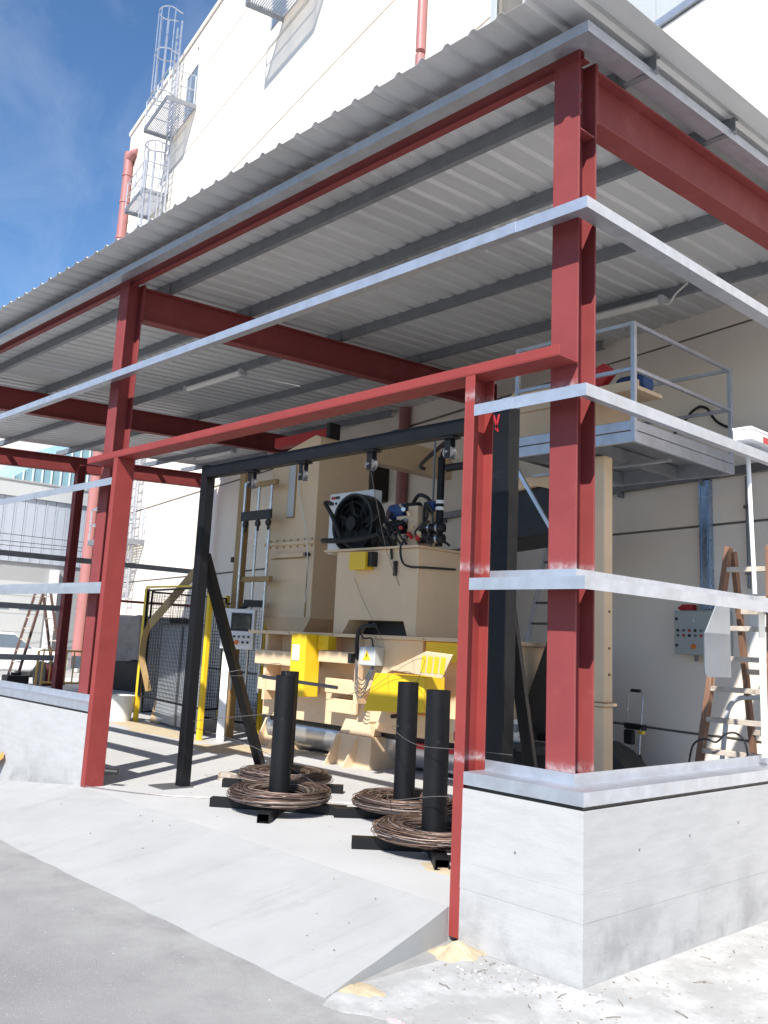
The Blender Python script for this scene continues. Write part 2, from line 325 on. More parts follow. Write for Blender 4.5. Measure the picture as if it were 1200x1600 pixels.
# boards of the formwork: slightly uneven courses, each a cast band
def course_wall(parent, segs, zs, seed):
    rr = random.Random(seed)
    for i in range(len(zs) - 1):
        o_ = rr.uniform(0.0, 0.0012)
        b = MB()
        for (x0, x1, y0, y1) in segs(o_): b.box(x0, x1, y0, y1, zs[i], zs[i + 1])
        b.build('concrete_course', 'concwall', parent, bev=0.0015, seg=2)
rq = random.Random(2); zs_ = [-0.1, 0.14, 0.31, 0.455, 0.64, wt]
for i in range(5):
    e = rq.uniform(0.0, 0.0012)
    MB().prism([(-0.855, e), (-e, e), (-e, 5.55), (-0.19, 5.55), (-0.19, 0.19), (-0.855, 0.19)], 'z', zs_[i], zs_[i + 1]).build('concrete_course', 'concwall', lw, bev=(0.0025 if i == 2 else 0.0012), seg=2)
for (y_, z_) in ((0.55, 0.62), (1.12, 0.64), (1.75, 0.66)): MB().cyl((-0.03, y_, z_), (0.0012, y_, z_), 0.008, 8).build('tie_hole', 'joint', lw)
MB().cyl((-0.45, -0.0015, 0.58), (-0.45, 0.03, 0.58), 0.008, 8).build('tie_hole', 'joint', lw)
lw2 = thing('low_wall', 'pale concrete front wall left of the red door jamb, under a bluish ledge', 'wall')
course_wall(lw2, lambda e: [(-19.0, -5.745, 0.0 + e, 0.19)], [-0.1, 0.22, 0.55, wt], 7)
# ================================================================== canopy
cp = thing('canopy', 'open steel canopy with red columns, galvanised rails and corrugated roof', 'canopy')
def heb(parent, x, y0, z0, z1, name='column', w=0.2, d=0.2, tf=0.015, tw=0.010, m='red', label=None):
    b = MB().box(x - w / 2, x + w / 2, y0, y0 + tf, z0, z1).box(x - w / 2, x + w / 2, y0 + d - tf, y0 + d, z0, z1).box(x - tw / 2, x + tw / 2, y0 + tf, y0 + d - tf, z0, z1)
    return b.build(name, m, parent, bev=0.003, seg=1, label=label)
YC = 0.202
XS = [-0.302, -6.31, -12.3, -18.3]
def rtop(y): return 5.53 + SL * y
c1 = heb(cp, XS[0], YC, FZ, 5.575, m='redzinc', label='red corner column')
MB().box(-0.29, -0.205, YC + 0.02, YC + 0.18, 5.02, 5.03).build('stiffener_plate', 'red', c1)
for dz in (5.22, 5.31, 5.40):
    MB().cyl((-0.30, YC + 0.13, dz), (-0.28, YC + 0.13, dz), 0.012, 6).build('bolt', 'steeld', c1)
for x in XS[1:]: heb(cp, x, YC, FZ, 5.575)
for x in XS: heb(cp, x, wall_y(x) - 0.45, FZ, rtop(wall_y(x) - 0.3))
heb(cp, -18.2, 5.3, FZ, 5.6)
# rafters (I beams following the roof pitch)
for x in XS:
    y0, y1 = YC + 0.2, wall_y(x) - 0.25
    b = MB()
    def sb(xa, xb, za, zb):
        b.hexa([(xa, y0, rtop(y0) + za), (xb, y0, rtop(y0) + za), (xb, y1, rtop(y1) + za), (xa, y1, rtop(y1) + za), (xa, y0, rtop(y0) + zb), (xb, y0, rtop(y0) + zb), (xb, y1, rtop(y1) + zb), (xa, y1, rtop(y1) + zb)])
    sb(x - 0.085, x + 0.085, -0.013, 0); sb(x - 0.085, x + 0.085, -0.385, -0.372); sb(x - 0.005, x + 0.005, -0.372, -0.013)
    rf = b.build('rafter', 'red', cp, bev=0.003, seg=1)
    MB().box(x - 0.1, x + 0.1, y0 + 0.0005, y0 + 0.018, rtop(y0) - 0.42, rtop(y0) + 0.02).build('end_plate', 'red', rf)
    for zz in (-0.06, -0.17, -0.30):
        for dx in (-0.06, 0.06): MB().cyl((x + dx, y0 + 0.018, rtop(y0) + zz), (x + dx, y0 + 0.034, rtop(y0) + zz), 0.014, 6).build('bolt', 'steeld', rf)
# eave beam behind the top rail
MB().box(-18.9, -0.21, 0.26, 0.268, 5.545, 5.64).box(-18.9, -0.21, 0.268, 0.33, 5.545, 5.553).build('eave_beam', 'red', cp)
# purlins: lipped C sections
PY = [0.76, 1.91, 3.42, 4.97, 6.22, 7.35, 8.5]
for i, y in enumerate(PY):
    xe = 0.03; x0 = -18.75
    if wall_y(xe) - 0.12 < y: xe = (5.45 - y) / 0.21 - 0.3
    z0 = rtop(y) + 0.042; b = MB(); hp = 0.117
    b.box(x0, xe, y, y + 0.004, z0, z0 + hp); b.box(x0, xe, y + 0.004, y + 0.06, z0, z0 + 0.004); b.box(x0, xe, y + 0.004, y + 0.06, z0 + hp - 0.004, z0 + hp); b.box(x0, xe, y + 0.056, y + 0.06, z0 + 0.004, z0 + 0.02)
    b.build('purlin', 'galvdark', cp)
for x in XS[:3]:
    for y in PY[:5]:
        if y < wall_y(x) - 0.4: MB().box(x - 0.03, x + 0.03, y - 0.008, y - 0.001, rtop(y) - 0.001, rtop(y) + 0.13).build('purlin_cleat', 'galvdark', cp)
# corrugated roof sheets, four ribs each
pitch = 0.2332; xr = 0.19; n_sheets = 20
for i in range(n_sheets):
    xs = []
    nr = 4 if i < 19 else 2
    for k in range(nr):
        b0 = k * pitch
        xs += [(b0, 0), (b0 + 0.150, 0), (b0 + 0.176, 0.028), (b0 + 0.204, 0.028), (b0 + 0.230, 0)]
    xs += [(nr * pitch + 0.012, 0)]
    dz = (i % 2) * 0.0025
    X1 = xr - i * 4 * pitch
    vs = []; fs = []
    for (o_, h) in xs:
        x = X1 - o_; ye = wall_y(x) - 0.004
        for j in range(4):
            y = -0.30 + (ye + 0.30) * j / 3
            vs.append((x, y, 5.692 + SL * y + h + dz + 0.003 * math.sin(i * 2.1 + y * 1.7)))
    n = len(xs)
    for a in range(n - 1):
        for j in range(3): fs.append((a * 4 + j, a * 4 + j + 1, (a + 1) * 4 + j + 1, (a + 1) * 4 + j))
    o = MB().add(vs, fs).build('roof_sheet', ('sheet', 'sheet_dull', 'sheet', 'sheet_bright')[(i * 7) % 4], cp)
    q = o.modifiers.new('solid', 'SOLIDIFY'); q.thickness = 0.0016; q.offset = 1
# flashing that closes the roof against the wall
b = MB()
for (xa, xb) in ((-18.1, 0.19),):
    for dy0, dy1, dz0, dz1 in ((0.25, 0.004, 0.044, 0.047), (0.007, 0.004, 0.047, 0.25)):
        P_ = []
        for zz in (dz0, dz1):
            for (x_, d_) in ((xa, dy0), (xb, dy0), (xb, dy1), (xa, dy1)):
                y_ = wall_y(x_) - d_; P_.append((x_, y_, 5.692 + SL * y_ + zz))
        b.hexa(P_)
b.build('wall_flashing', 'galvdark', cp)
# Z-shaped rails
def zrail(kind, a0, a1, zt, mitre=True, slope=0.0, w=0.2, m='galv', lip=0.074, back=0.06, base=0.0, label=None):
    t = 0.003
    prof = [(0, zt - lip), (t, zt - lip), (t, zt - t), (w, zt - t), (w, zt + back), (w - t, zt + back), (w - t, zt), (0, zt)]
    vs = []
    for e, a in enumerate((a0, a1)):
        for (d, z) in prof:
            z += slope * (a - a0)
            k_ = -d if (mitre and e == 1 and kind == 'x') else (d if (mitre and e == 0 and kind == 'y') else 0)
            vs.append((a + k_, base + d, z) if kind == 'x' else (base - d, a + k_, z))
    n = len(prof)
    fs = [tuple(range(n)), tuple(range(n, 2 * n))] + [(i, (i + 1) % n, n + (i + 1) % n, n + i) for i in range(n)]
    return MB().add(vs, fs).build('rail', m, cp, label=label)
ZT = [0.965, 2.12, 3.232, 4.40, 5.585]
for i, z in enumerate(ZT):
    if i < 3:
        zrail('x', -0.848, 0.0, z); zrail('x', -19.0, -5.742, z, mitre=False)
    else: zrail('x', -19.0, 0.0, z, back=0.06 if i == 3 else 0.004)
    zrail('y', 0.0, 5.6, z, slope=SL if i == 4 else 0.0, back=0.004 if i == 4 else 0.06)
    if i > 1: zrail('x', -0.62, -0.54, z + 0.0025, mitre=False, base=-0.0025, back=0.004 if i == 4 else 0.06).name = 'rail_sleeve'
for z in (0.965, 2.12, 3.30):
    b = MB(); y1 = 9.2 if z > 3 else 5.3
    b.box(-18.32, -18.31, 0.4, y1, z - 0.07, z + 0.06).box(-18.44, -18.32, 0.4, y1, z - 0.003, z)
    b.build('rail', 'galvdark', cp)
box('tie_bar', 'red', cp, -18.25, -18.2, 6.0, 9.0, 2.36, 2.42)
# black strips added as the shade in the gap between wall and ledge
MB().box(-0.84, -0.02, 0.02, 0.17, wt - 0.002, 0.93).box(-0.17, -0.02, 0.17, 5.4, wt - 0.002, 0.93).build('ledge_gap_shade', 'blackp', cp)
MB().box(-18.9, -5.76, 0.02, 0.17, wt - 0.002, 0.93).build('ledge_gap_shade', 'blackp', cp)
# weld dust (zinc spray) where rails meet the red steel
# opening: channel jambs and lintel, webs facing the opening
MB().box(-0.93, -0.922, 0, 0.2, 0.03, 3.434).box(-0.922, -0.85, 0, 0.01, 0.03, 3.434).box(-0.922, -0.85, 0.19, 0.2, 0.03, 3.434).build('jamb', 'jambzinc', cp, bev=0.002, seg=1, label='right channel jamb of the opening')
MB().box(-5.668, -5.66, 0, 0.2, 0.10, 3.434).box(-5.74, -5.668, 0, 0.01, 0.10, 3.434).box(-5.74, -5.668, 0.19, 0.2, 0.10, 3.434).build('jamb', 'redbright', cp, bev=0.002, seg=1, label='left channel jamb of the opening')
MB().box(-6.35, -0.19, 0, 0.2, 3.435, 3.443).box(-6.35, -0.19, 0, 0.010, 3.443, 3.506).box(-6.18, -0.41, 0.19, 0.2, 3.443, 3.506).build('lintel', 'redbright', cp, bev=0.002, seg=1)
# small rusty rods / stubs
tube('bolt_stub', 'blackp', cp, [(-5.64, 0.20, 0.33), (-5.54, 0.28, 0.33)], 0.032, 10)
# ================================================================== fluorescent fittings
def fixture(x0, x1, y, label):
    z = 5.565 + SL * y
    t = thing('light_fitting', label, 'light', ((x0 + x1) / 2, y, z), 0, 'fluorescent fittings under the roof')
    h = (x1 - x0) / 2
    MB().box(-h, h, -0.03, 0.03, -0.01, 0.02).build('tray', 'lgrey', t, bev=0.004)
    d = MB().prism([(0.055 * math.cos(a), -0.012 - 0.055 * math.sin(a)) for a in [i * math.pi / 8 for i in range(9)]], 'x', -h, h).build('diffuser', 'offwhite', t, smooth=True)
    for s_ in (-1, 1): MB().box(s_ * h - 0.03, s_ * h + 0.03, -0.062, 0.062, -0.075, 0.025).build('end_cap', 'lgrey', t, bev=0.006)
    return t
fixture(-10.2, -8.6, 3.42, 'tube light fitting under the roof, left of the second rafter')
fixture(-16.3, -14.7, 7.45, 'tube light fitting at the far left end of the roof')
fixture(-4.3, -2.75, 2.22, 'tube light fitting in the middle of the nearest roof bay')
fixture(-3.8, -2.3, 4.92, 'tube light fitting under the roof above the raised platform')
tag(tube('cable', 'offwhite', None, spline([(-2.3, 4.92, 5.73), (-2.2, 4.9, 5.70), (-2.1, 4.86, 5.78), (-1.9, 4.75, 5.82)]), 0.012, 6), 'short pale cable curling from the light fitting above the platform', 'cable')
# ================================================================== tall white building
ZROW = [-0.2, 0.82, 3.28, 5.70, 8.15, 10.45, 13.0, 15.55, 18.35, 20.95, 22.75]
A0, A1 = lx(-31.7), lx(-6.87)
tb = thing('tall_building', 'tall sunlit white panel building behind the canopy', 'building', (0, 5.6, 0), -WA)
for i in range(len(ZROW) - 1):
    MB().box(A0, A1, 0, 0.25, ZROW[i] + 0.022, ZROW[i + 1] - 0.022).build('wall_panel', 'plaster', tb, bev=0.008, seg=1)
MB().box(A0 + 0.03, A1, 0.03, 14.0, -0.2, 22.7).build('core_wall', 'joint', tb)
MB().box(A0 - 0.12, A1, -0.06, 14.0, 22.76, 22.95).build('coping', 'plaster', tb, bev=0.01)
MB().box(A0 - 0.02, A0 + 0.028, 0.26, 14, -0.2, 22.7).build('gable_wall', 'plaster', tb)
# red downpipes
xp = lx(-9.0)
MB().cyl((xp, -0.11, FZ), (xp, -0.11, 13.4), 0.10, 16).build('downpipe', 'pipe', tb, smooth=True)
MB().cyl((xp, -0.11, 13.5), (xp, -0.11, 22), 0.10, 16).build('downpipe', 'pipe', tb, smooth=True)
xp = lx(-30.85)
dp = MB().tube(spline([(xp, -0.2, FZ), (xp, -0.2, 10), (xp, -0.2, 20.6), (xp, -0.2, 21.1), (xp + 0.25, -0.1, 21.35), (xp + 0.5, 0.05, 21.35)], 4), 0.19, 14).build('downpipe', 'pipe', tb, smooth=True)
for z in (12, 15.5, 17.6, 19.2, 20.4): MB().cyl((xp, -0.2, z), (xp, -0.2, z + 0.09), 0.215, 14).build('pipe_collar', 'pipe', dp, smooth=True)
# door at the top landing
def door(x0, x1, z0, z1, m='glass'):
    d = MB().box(lx(x0), lx(x1), -0.03, 0.0, z0, z1).build('door', m, tb)
    fr = MB()
    for (a, b_, c_, e) in ((lx(x0) - 0.06, lx(x0), z0, z1), (lx(x1), lx(x1) + 0.06, z0, z1)): fr.box(a, b_, -0.05, 0.0, c_, e)
    fr.box(lx(x0) - 0.06, lx(x1) + 0.06, -0.05, 0.0, z1, z1 + 0.06); fr.build('frame', 'lgrey', d); return d
door(-24.35, -23.25, 19.75, 21.4)
door(-17.0, -16.0, 18.95, 21.0)
# small vents on the parapet
MB().box(lx(-23.6), lx(-23.5), -0.02, 0.0, 22.15, 22.25).build('vent', 'joint', tb)
MB().box(lx(-21.4), lx(-20.9), 0.3, 0.8, 22.95, 23.5).build('roof_vent', 'plaster', tb, bev=0.05)
# ---- lower right wing
rw = thing('side_building', 'lower white wing at top right behind the roof edge, grey cladding above its coping', 'building', (0, 5.6, 0), -WA)
for i in range(5):
    z1 = ZROW[i + 1] if i < 4 else 10.40
    MB().box(A1 + 0.012, 9.0, 0, 0.25, ZROW[i] + 0.014, z1 - 0.014).build('wall_panel', 'plaster', rw, bev=0.008, seg=1)
MB().box(A1 + 0.012, 9.0, 0.03, 12, -0.2, 10.38).build('core_wall', 'joint', rw)
MB().box(A1 + 0.02, 9.1, -0.05, 0.4, 10.41, 10.52).build('coping', 'galv', rw)
for k_ in range(10):
    x0 = A1 + 0.02 + k_ * 1.6
    MB().box(x0, x0 + 1.585, 0.7, 0.8, 10.38, 18.5).build('cladding_panel', 'clad', rw)
MB().box(A1 + 0.005, A1 + 0.16, -0.03, 0.0, 10.53, 18.5).build('corner_trim', 'clad', tb)
# ---- fixings on the wall inside the canopy
MB().box(lx(-14.5), 4.0, -0.10, -0.02, 3.83, 3.93).build('cable_tray', 'steeld', tb)
for k_ in range(9):
    xx = lx(-13.0) + k_ * 1.35
    MB().box(xx, xx + 0.03, -0.11, 0.0, 3.76, 3.83).build('tray_bracket', 'galvdark', tb)
# ================================================================== caged ladder on the tall building
cl = thing('caged_ladder', 'grey caged access ladder with landings climbing the far end of the white building', 'ladder', (0, 5.6, 0), -WA)
XL = lx(-25.12)
for s_ in (-0.25, 0.25): MB().box(XL + s_ - 0.025, XL + s_ + 0.025, -0.32, -0.26, 2.6, 24.0).build('stile', 'galv', cl)
b = MB()
rung = None
for k_ in range(70):
    z = 2.8 + k_ * 0.30
    if rung is None: rung = MB().cyl((XL - 0.23, -0.29, 0), (XL + 0.23, -0.29, 0), 0.016, 6).build('rung', 'galv', cl); rung.location.z = z
    else: share(rung, cl).location.z = z
def cage(z0, z1, cx=XL):
    rad = 0.41
    pt = lambda a, z: (cx + rad * math.sin(a), -0.30 - 0.42 + -rad * math.cos(a) * 0.9, z)
    for a in (-1.9, -1.2, -0.45, 0.45, 1.2, 1.9):
        MB().tube([pt(a, z0), pt(a, z1)], 0.022, 5).build('cage_bar', 'galv', cl)
    n = max(2, int((z1 - z0) / 1.5)); 
    for i in range(n + 1):
        z = z0 + (z1 - z0) * i / n
        MB().tube([(cx - 0.26, -0.29, z)] + [pt(-2.2 + 4.4 * j / 12, z) for j in range(13)] + [(cx + 0.26, -0.29, z)], 0.026, 5).build('cage_hoop', 'galv', cl)
cage(20.9, 24.3); cage(15.0, 18.9); cage(11.5, 14.2); cage(5.2, 8.6)
def landing(x0, x1, z, depth=1.25, door_side=None):
    d = MB()
    for k_ in range(19): d.box(x0, x1, -depth + k_ * (depth - 0.03) / 18, -depth + k_ * (depth - 0.03) / 18 + 0.02, z - 0.03, z)
    d = d.build('landing', 'galv', cl)
    fr = MB().box(x0, x1, -depth - 0.03, -depth, z - 0.14, z + 0.03).box(x0 - 0.03, x0, -depth, 0, z - 0.14, z + 0.03).box(x1, x1 + 0.03, -depth, 0, z - 0.14, z + 0.03)
    fr.build('frame', 'galvdark', d)
    for (xx, yy) in ((x0, -depth), (x1, -depth), ((x0 + x1) / 2, -depth), (x0, -0.1), (x1, -0.1)):
        MB().cyl((xx, yy, z), (xx, yy, z + 1.1), 0.026, 6).build('rail_post', 'galv', d)
    for zz in (z + 0.55, z + 1.1):
        MB().tube([(x0, -0.1, zz), (x0, -depth, zz), (x1, -depth, zz), (x1, -0.1, zz)], 0.024, 6).build('handrail', 'galv', d)
landing(lx(-25.7), lx(-23.2), 19.75, 1.05); landing(lx(-27.6), lx(-25.5), 17.35, 0.95); landing(lx(-27.0), lx(-24.3), 14.3); landing(lx(-26.8), lx(-24.3), 8.7); landing(lx(-26.6), lx(-24.4), 4.6)
bl = thing('wall_balcony', 'galvanised landing high on the white wall at the top edge of the picture', 'balcony', (0, 5.6, 0), -WA)
x0, x1, z, dp_ = lx(-16.2), lx(-13.2), 18.85, 1.15
d = MB()
for k_ in range(19): d.box(x0, x1, -dp_ + k_ * (dp_ - 0.03) / 18, -dp_ + k_ * (dp_ - 0.03) / 18 + 0.022, z - 0.03, z)
d = d.build('landing', 'galv', bl)
MB().box(x0, x1, -dp_ - 0.03, -dp_, z - 0.17, z + 0.03).box(x0 - 0.03, x0, -dp_, 0, z - 0.17, z + 0.03).box(x1, x1 + 0.03, -dp_, 0, z - 0.17, z + 0.03).build('frame', 'galvdark', d)
for xx in (x0, (x0 + x1) / 2, x1): MB().cyl((xx, -dp_, z), (xx, -dp_, z + 1.1), 0.026, 6).build('rail_post', 'galv', bl)
for zz in (z + 0.55, z + 1.1): MB().tube([(x0, -0.1, zz), (x0, -dp_, zz), (x1, -dp_, zz), (x1, -0.1, zz)], 0.024, 6).build('handrail', 'galv', bl)
# ================================================================== far buildings on the left
FX = -33.0
fb = thing('far_building', 'white ribbed industrial unit with grey shutter door beyond the canopy on the left', 'building')
YR = 13.0
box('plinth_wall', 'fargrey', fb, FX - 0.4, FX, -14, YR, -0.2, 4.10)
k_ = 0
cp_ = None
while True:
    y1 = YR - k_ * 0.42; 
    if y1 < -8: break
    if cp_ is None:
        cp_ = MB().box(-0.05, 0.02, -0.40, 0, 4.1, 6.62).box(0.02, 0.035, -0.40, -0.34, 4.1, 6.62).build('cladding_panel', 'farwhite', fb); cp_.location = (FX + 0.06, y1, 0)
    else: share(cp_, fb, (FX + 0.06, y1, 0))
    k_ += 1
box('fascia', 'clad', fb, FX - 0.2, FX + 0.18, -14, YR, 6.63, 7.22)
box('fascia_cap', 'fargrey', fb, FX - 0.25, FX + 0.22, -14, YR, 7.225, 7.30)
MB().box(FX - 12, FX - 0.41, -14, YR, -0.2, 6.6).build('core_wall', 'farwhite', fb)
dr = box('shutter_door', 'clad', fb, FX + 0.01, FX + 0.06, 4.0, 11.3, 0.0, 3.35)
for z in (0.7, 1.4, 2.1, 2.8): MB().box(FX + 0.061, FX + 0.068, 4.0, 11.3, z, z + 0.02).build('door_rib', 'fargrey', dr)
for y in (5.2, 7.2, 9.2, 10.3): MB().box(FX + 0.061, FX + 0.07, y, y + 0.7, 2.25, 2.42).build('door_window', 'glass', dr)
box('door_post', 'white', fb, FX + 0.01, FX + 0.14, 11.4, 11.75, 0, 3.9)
tb2 = thing('teal_building', 'teal ribbed gable peeking above the white industrial unit on the left', 'building')
x = -44.0
poly = [(6.0, 0), (19, 0), (19, 11.6), (17.6, 12.0), (13.0, 8.6), (6.0, 8.6)]
MB().prism(poly, 'x', x - 8, x).build('wall', 'teal', tb2)
for k_ in range(12):
    y = 13.2 + k_ * 0.5; MB().box(x, x + 0.05, y, y + 0.06, 4, 8.7 + (y - 13.0) * 0.73 if y < 17.6 else 11.8).build('cladding_rib', 'white', tb2)
wb = thing('white_hall', 'blank white hall showing as a bright strip under the far left roof', 'building')
box('wall', 'plaster', wb, -75, -60, -20, 30, 0, 15.2); box('roof_edge', 'plaster', wb, -75.2, -59.8, -20.2, 30.2, 15.21, 15.5)
# ================================================================== wire guide frame in the opening
gf = thing('guide_frame', 'black steel portal frame with diagonal braces standing inside the opening', 'frame')
box('post', 'black', gf, -5.36, -5.25, 0.82, 0.93, FZ + 0.012, 3.45, 0.006)
box('post', 'black', gf, -1.42, -1.20, 0.80, 0.92, FZ + 0.012, 3.45, 0.006)
box('beam', 'black', gf, -5.249, -1.421, 0.81, 0.91, 3.31, 3.43, 0.006)
box('base_plate', 'steeld', gf, -5.50, -5.22, 0.60, 0.95, FZ + 0.0005, FZ + 0.012, 0.002)
box('base_plate', 'steeld', gf, -1.52, -1.12, 0.66, 1.02, FZ + 0.0005, FZ + 0.012, 0.002)
MB().bar((-5.33, 0.93, 2.50), (-6.27, 2.54, FZ), 0.09, 0.11).build('brace', 'black', gf, bev=0.005)
MB().bar((-1.33, 0.92, 2.30), (-2.15, 2.50, FZ), 0.09, 0.11).build('brace', 'black', gf, bev=0.005)
MB().bar((-1.55, 1.35, 0.93), (-2.6, 1.9, 0.93), 0.06, 0.08).build('cross_bar', 'black', gf, bev=0.004)
MB().add([(-1.36, 0.797, 3.40), (-1.34, 0.797, 3.40), (-1.30, 0.797, 3.27), (-1.315, 0.797, 3.27)], [(0, 1, 2, 3)]).add([(-1.29, 0.797, 3.40), (-1.31, 0.797, 3.40), (-1.335, 0.797, 3.29), (-1.32, 0.797, 3.28)], [(0, 1, 2, 3)]).build('painted_mark', 'redp', gf)
def pulley(x, label, y=0.86, z=3.305):
    t = thing('pulley', label, 'pulley', (x, y, z), 0, 'wire pulleys hanging from the black beam')
    MB().box(-0.07, 0.07, -0.05, 0.05, -0.012, 0).build('mounting_plate', 'black', t)
    for s_ in (-1, 1): MB().box(-0.028, 0.028, s_ * 0.03 - 0.003, s_ * 0.03 + 0.003, -0.17, -0.012).build('side_plate', 'black', t)
    wh = MB()
    for s_ in (-1, 1): wh.cyl((0, s_ * 0.022 - 0.004, -0.12), (0, s_ * 0.022 + 0.004, -0.12), 0.052, 20)
    wh.cyl((0, -0.02, -0.12), (0, 0.02, -0.12), 0.04, 20); wh.build('wheel', 'steeld', t, smooth=True)
    MB().cyl((0, -0.045, -0.12), (0, 0.045, -0.12), 0.012, 8).build('axle', 'steeld', t)
for x, lb in ((-4.48, 'leftmost steel pulley hanging from the black beam, above the ochre rods'), (-3.67, 'second steel pulley from the left under the black beam'), (-2.74, 'middle steel pulley under the black beam, above the fan'), (-1.84, 'steel pulley under the black beam nearest the right red jamb on its left')): pulley(x, lb)
pl = thing('pulley', 'shiny pulley block beside the top of the right black post', 'pulley', (-1.50, 0.80, 3.36), 0, 'wire pulleys hanging from the black beam')
for s_ in (-1, 1): MB().box(-0.05, 0.05, s_ * 0.03 - 0.003, s_ * 0.03 + 0.003, -0.16, 0.0).build('side_plate', 'black', pl)
for z in (-0.03, -0.13): MB().cyl((0, -0.045, z), (0, 0.045, z), 0.026, 12).build('wheel', 'steel', pl, smooth=True)
# ================================================================== wire coils on spindle stands
def coil_mesh(name, seed, R0=0.35, hr=0.115, vr=0.060, n=330):
    rr = random.Random(seed); b = MB(); at = []
    for s_ in range(n):
        while True:
            u_ = rr.uniform(-1, 1); w_ = rr.uniform(-1, 1)
            if u_ * u_ + w_ * w_ < 1: break
        sh = rr.random(); ph = rr.uniform(0, 6.28); ph2 = rr.uniform(0, 6.28); am = rr.uniform(0.002, 0.014); loose = 1.0 if rr.random() < 0.93 else 1.2
        cx, cy = rr.uniform(-0.02, 0.02), rr.uniform(-0.02, 0.02)
        k0 = len(b.v); pts = []
        for j in range(40):
            t = 2 * math.pi * j / 40
            sq = 1 + 0.10 * math.sin(2 * t + seed) + 0.06 * math.sin(3 * t + seed * 2)
            du = u_ * math.cos(0.5 * math.sin(t + ph)) ; dw = w_ * math.cos(0.6 * math.sin(t + ph2))
            rad = R0 + hr * sq * du * loose + am * math.sin(3 * t + ph)
            z = 0.064 + vr * sq * dw * loose + am * 0.6 * math.sin(2 * t + ph2)
            pts.append((cx + rad * math.cos(t), cy + rad * math.sin(t), max(0.004, z)))
        b.tube(pts, rr.uniform(0.0026, 0.0040), 3, closed=True)
        at += [sh] * (len(b.v) - k0)
    me = bpy.data.meshes.new(name); me.from_pydata(b.v, [], b.f)
    a = me.attributes.new('strand', 'FLOAT', 'POINT'); a.data.foreach_set('value', at)
    me.materials.append(M['coil'])
    for p in me.polygons: p.use_smooth = True
    o = bpy.data.objects.new(name, me); col.objects.link(o); return o
def stand(x, y, rz, label, h=1.17):
    t = thing('spindle_stand', label, 'stand', (x, y, FZ), rz, 'tube spindle stands on the floor')
    for k_ in range(4):
        a = k_ * math.pi / 2
        # hollow square-tube feet
        L0, L1, w, hh, tk = 0.09, 0.61, 0.052, 0.078, 0.006
        b = MB()
        for (y0, y1, z0, z1) in ((-w, w, 0.001, tk), (-w, w, hh - tk, hh), (-w, -w + tk, tk, hh - tk), (w - tk, w, tk, hh - tk)): b.box(L0 if k_ % 2 else L0 - 0.0, L1, y0, y1, z0, z1)
        o = b.build('foot', 'black', t); o.rotation_euler = (0, 0, a)
    b = MB().lathe([(0.0, 0.001), (0.094, 0.001), (0.094, h), (0.086, h), (0.086, h - 0.35), (0, h - 0.35)], 28)
    b.build('tube', 'black', t, smooth=True)
    return t
SPOT = [(-3.84, 0.95, 'front left', 11), (-4.72, 1.68, 'rear left', 12), (-2.0, 1.0, 'front right', 13), (-3.02, 1.70, 'rear right', 14)]
for x, y, w_, sd_ in SPOT:
    stand(x, y, R(-45 + (sd_ - 12) * 4), {'front left': 'black tube spindle rising from the front left wire coil', 'rear left': 'black tube spindle mostly hidden behind the front left one', 'front right': 'black tube spindle right beside the red jamb', 'rear right': 'black tube spindle rising from the rear right wire coil'}[w_])
    o = coil_mesh('wire_coil', sd_); o.location = (x + 0.02, y, FZ + 0.08)
    tag(o, 'rusty brown wire coil lying round the %s black spindle' % w_, 'wire coil', 'coils of baling wire on the floor')
box('timber_block', 'woodpale', None, -5.50, -5.28, 1.42, 1.54, FZ + 0.001, FZ + 0.085)
tag(bpy.data.objects['timber_block'], 'short timber block on the floor beside the rear left wire coil', 'timber')
# loose wire ends
def wire(pts, label, rad=0.0028, n=5): return tag(tube('loose_wire', 'wire', None, spline(pts, 8), rad, n), label, 'wire')
wire([(-3.84, 1.43, 0.36), (-4.6, 1.25, 0.62), (-5.6, 1.1, 0.74), (-5.3, 0.9, 0.82), (-4.4, 0.85, 0.95), (-3.84, 0.84, 1.03)], 'thin wire looping from the front left coil past the black post')
wire([(-3.9, 1.0, 1.36), (-4.3, 1.2, 1.45), (-4.9, 1.2, 1.36), (-5.0, 1.0, 1.30), (-4.5, 0.95, 1.32), (-3.9, 0.86, 1.37)], 'thin wire curl bulging left of the front left spindle top')
wire([(-1.55, 1.1, 0.40), (-1.7, 0.90, 0.62), (-2.3, 0.85, 0.52), (-2.9, 1.4, 0.44), (-3.1, 1.58, 0.42)], 'thin wire tying the two right coils together low down')
wire([(-0.96, 0.6, 1.02), (-1.6, 0.86, 0.97), (-2.1, 0.88, 0.95), (-3.0, 1.5, 0.97), (-3.02, 1.6, 0.98)], 'thin wire stretched level between the right spindles and the red jamb')
wire([(-5.7, -0.01, FZ + 0.012), (-4.9, 0.45, FZ + 0.006), (-4.2, 1.3, FZ + 0.008), (-3.6, 1.9, FZ + 0.006), (-2.6, 2.2, FZ + 0.006), (-1.6, 2.4, FZ + 0.006)], 'long thin wire lying across the floor from the left jamb', 0.004)
wire([(-2.74, 0.86, 3.12), (-3.4, 1.7, 2.6), (-4.1, 2.6, 2.3), (-4.9, 3.2, 2.75)], 'thin wire running from the middle pulley down to the fan')
wire([(-3.7, 1.3, 1.15), (-4.2, 2.3, 1.25), (-4.8, 3.1, 1.6), (-5.6, 3.45, 2.2), (-5.8, 3.46, 2.5)], 'pale wire arching up across the front of the beige tank')
wire([(-3.0, 1.75, 1.30), (-3.6, 2.5, 1.55), (-4.4, 3.0, 1.45), (-5.2, 3.1, 1.05)], 'thin wire arching from the rear right spindle over the large yellow guard')
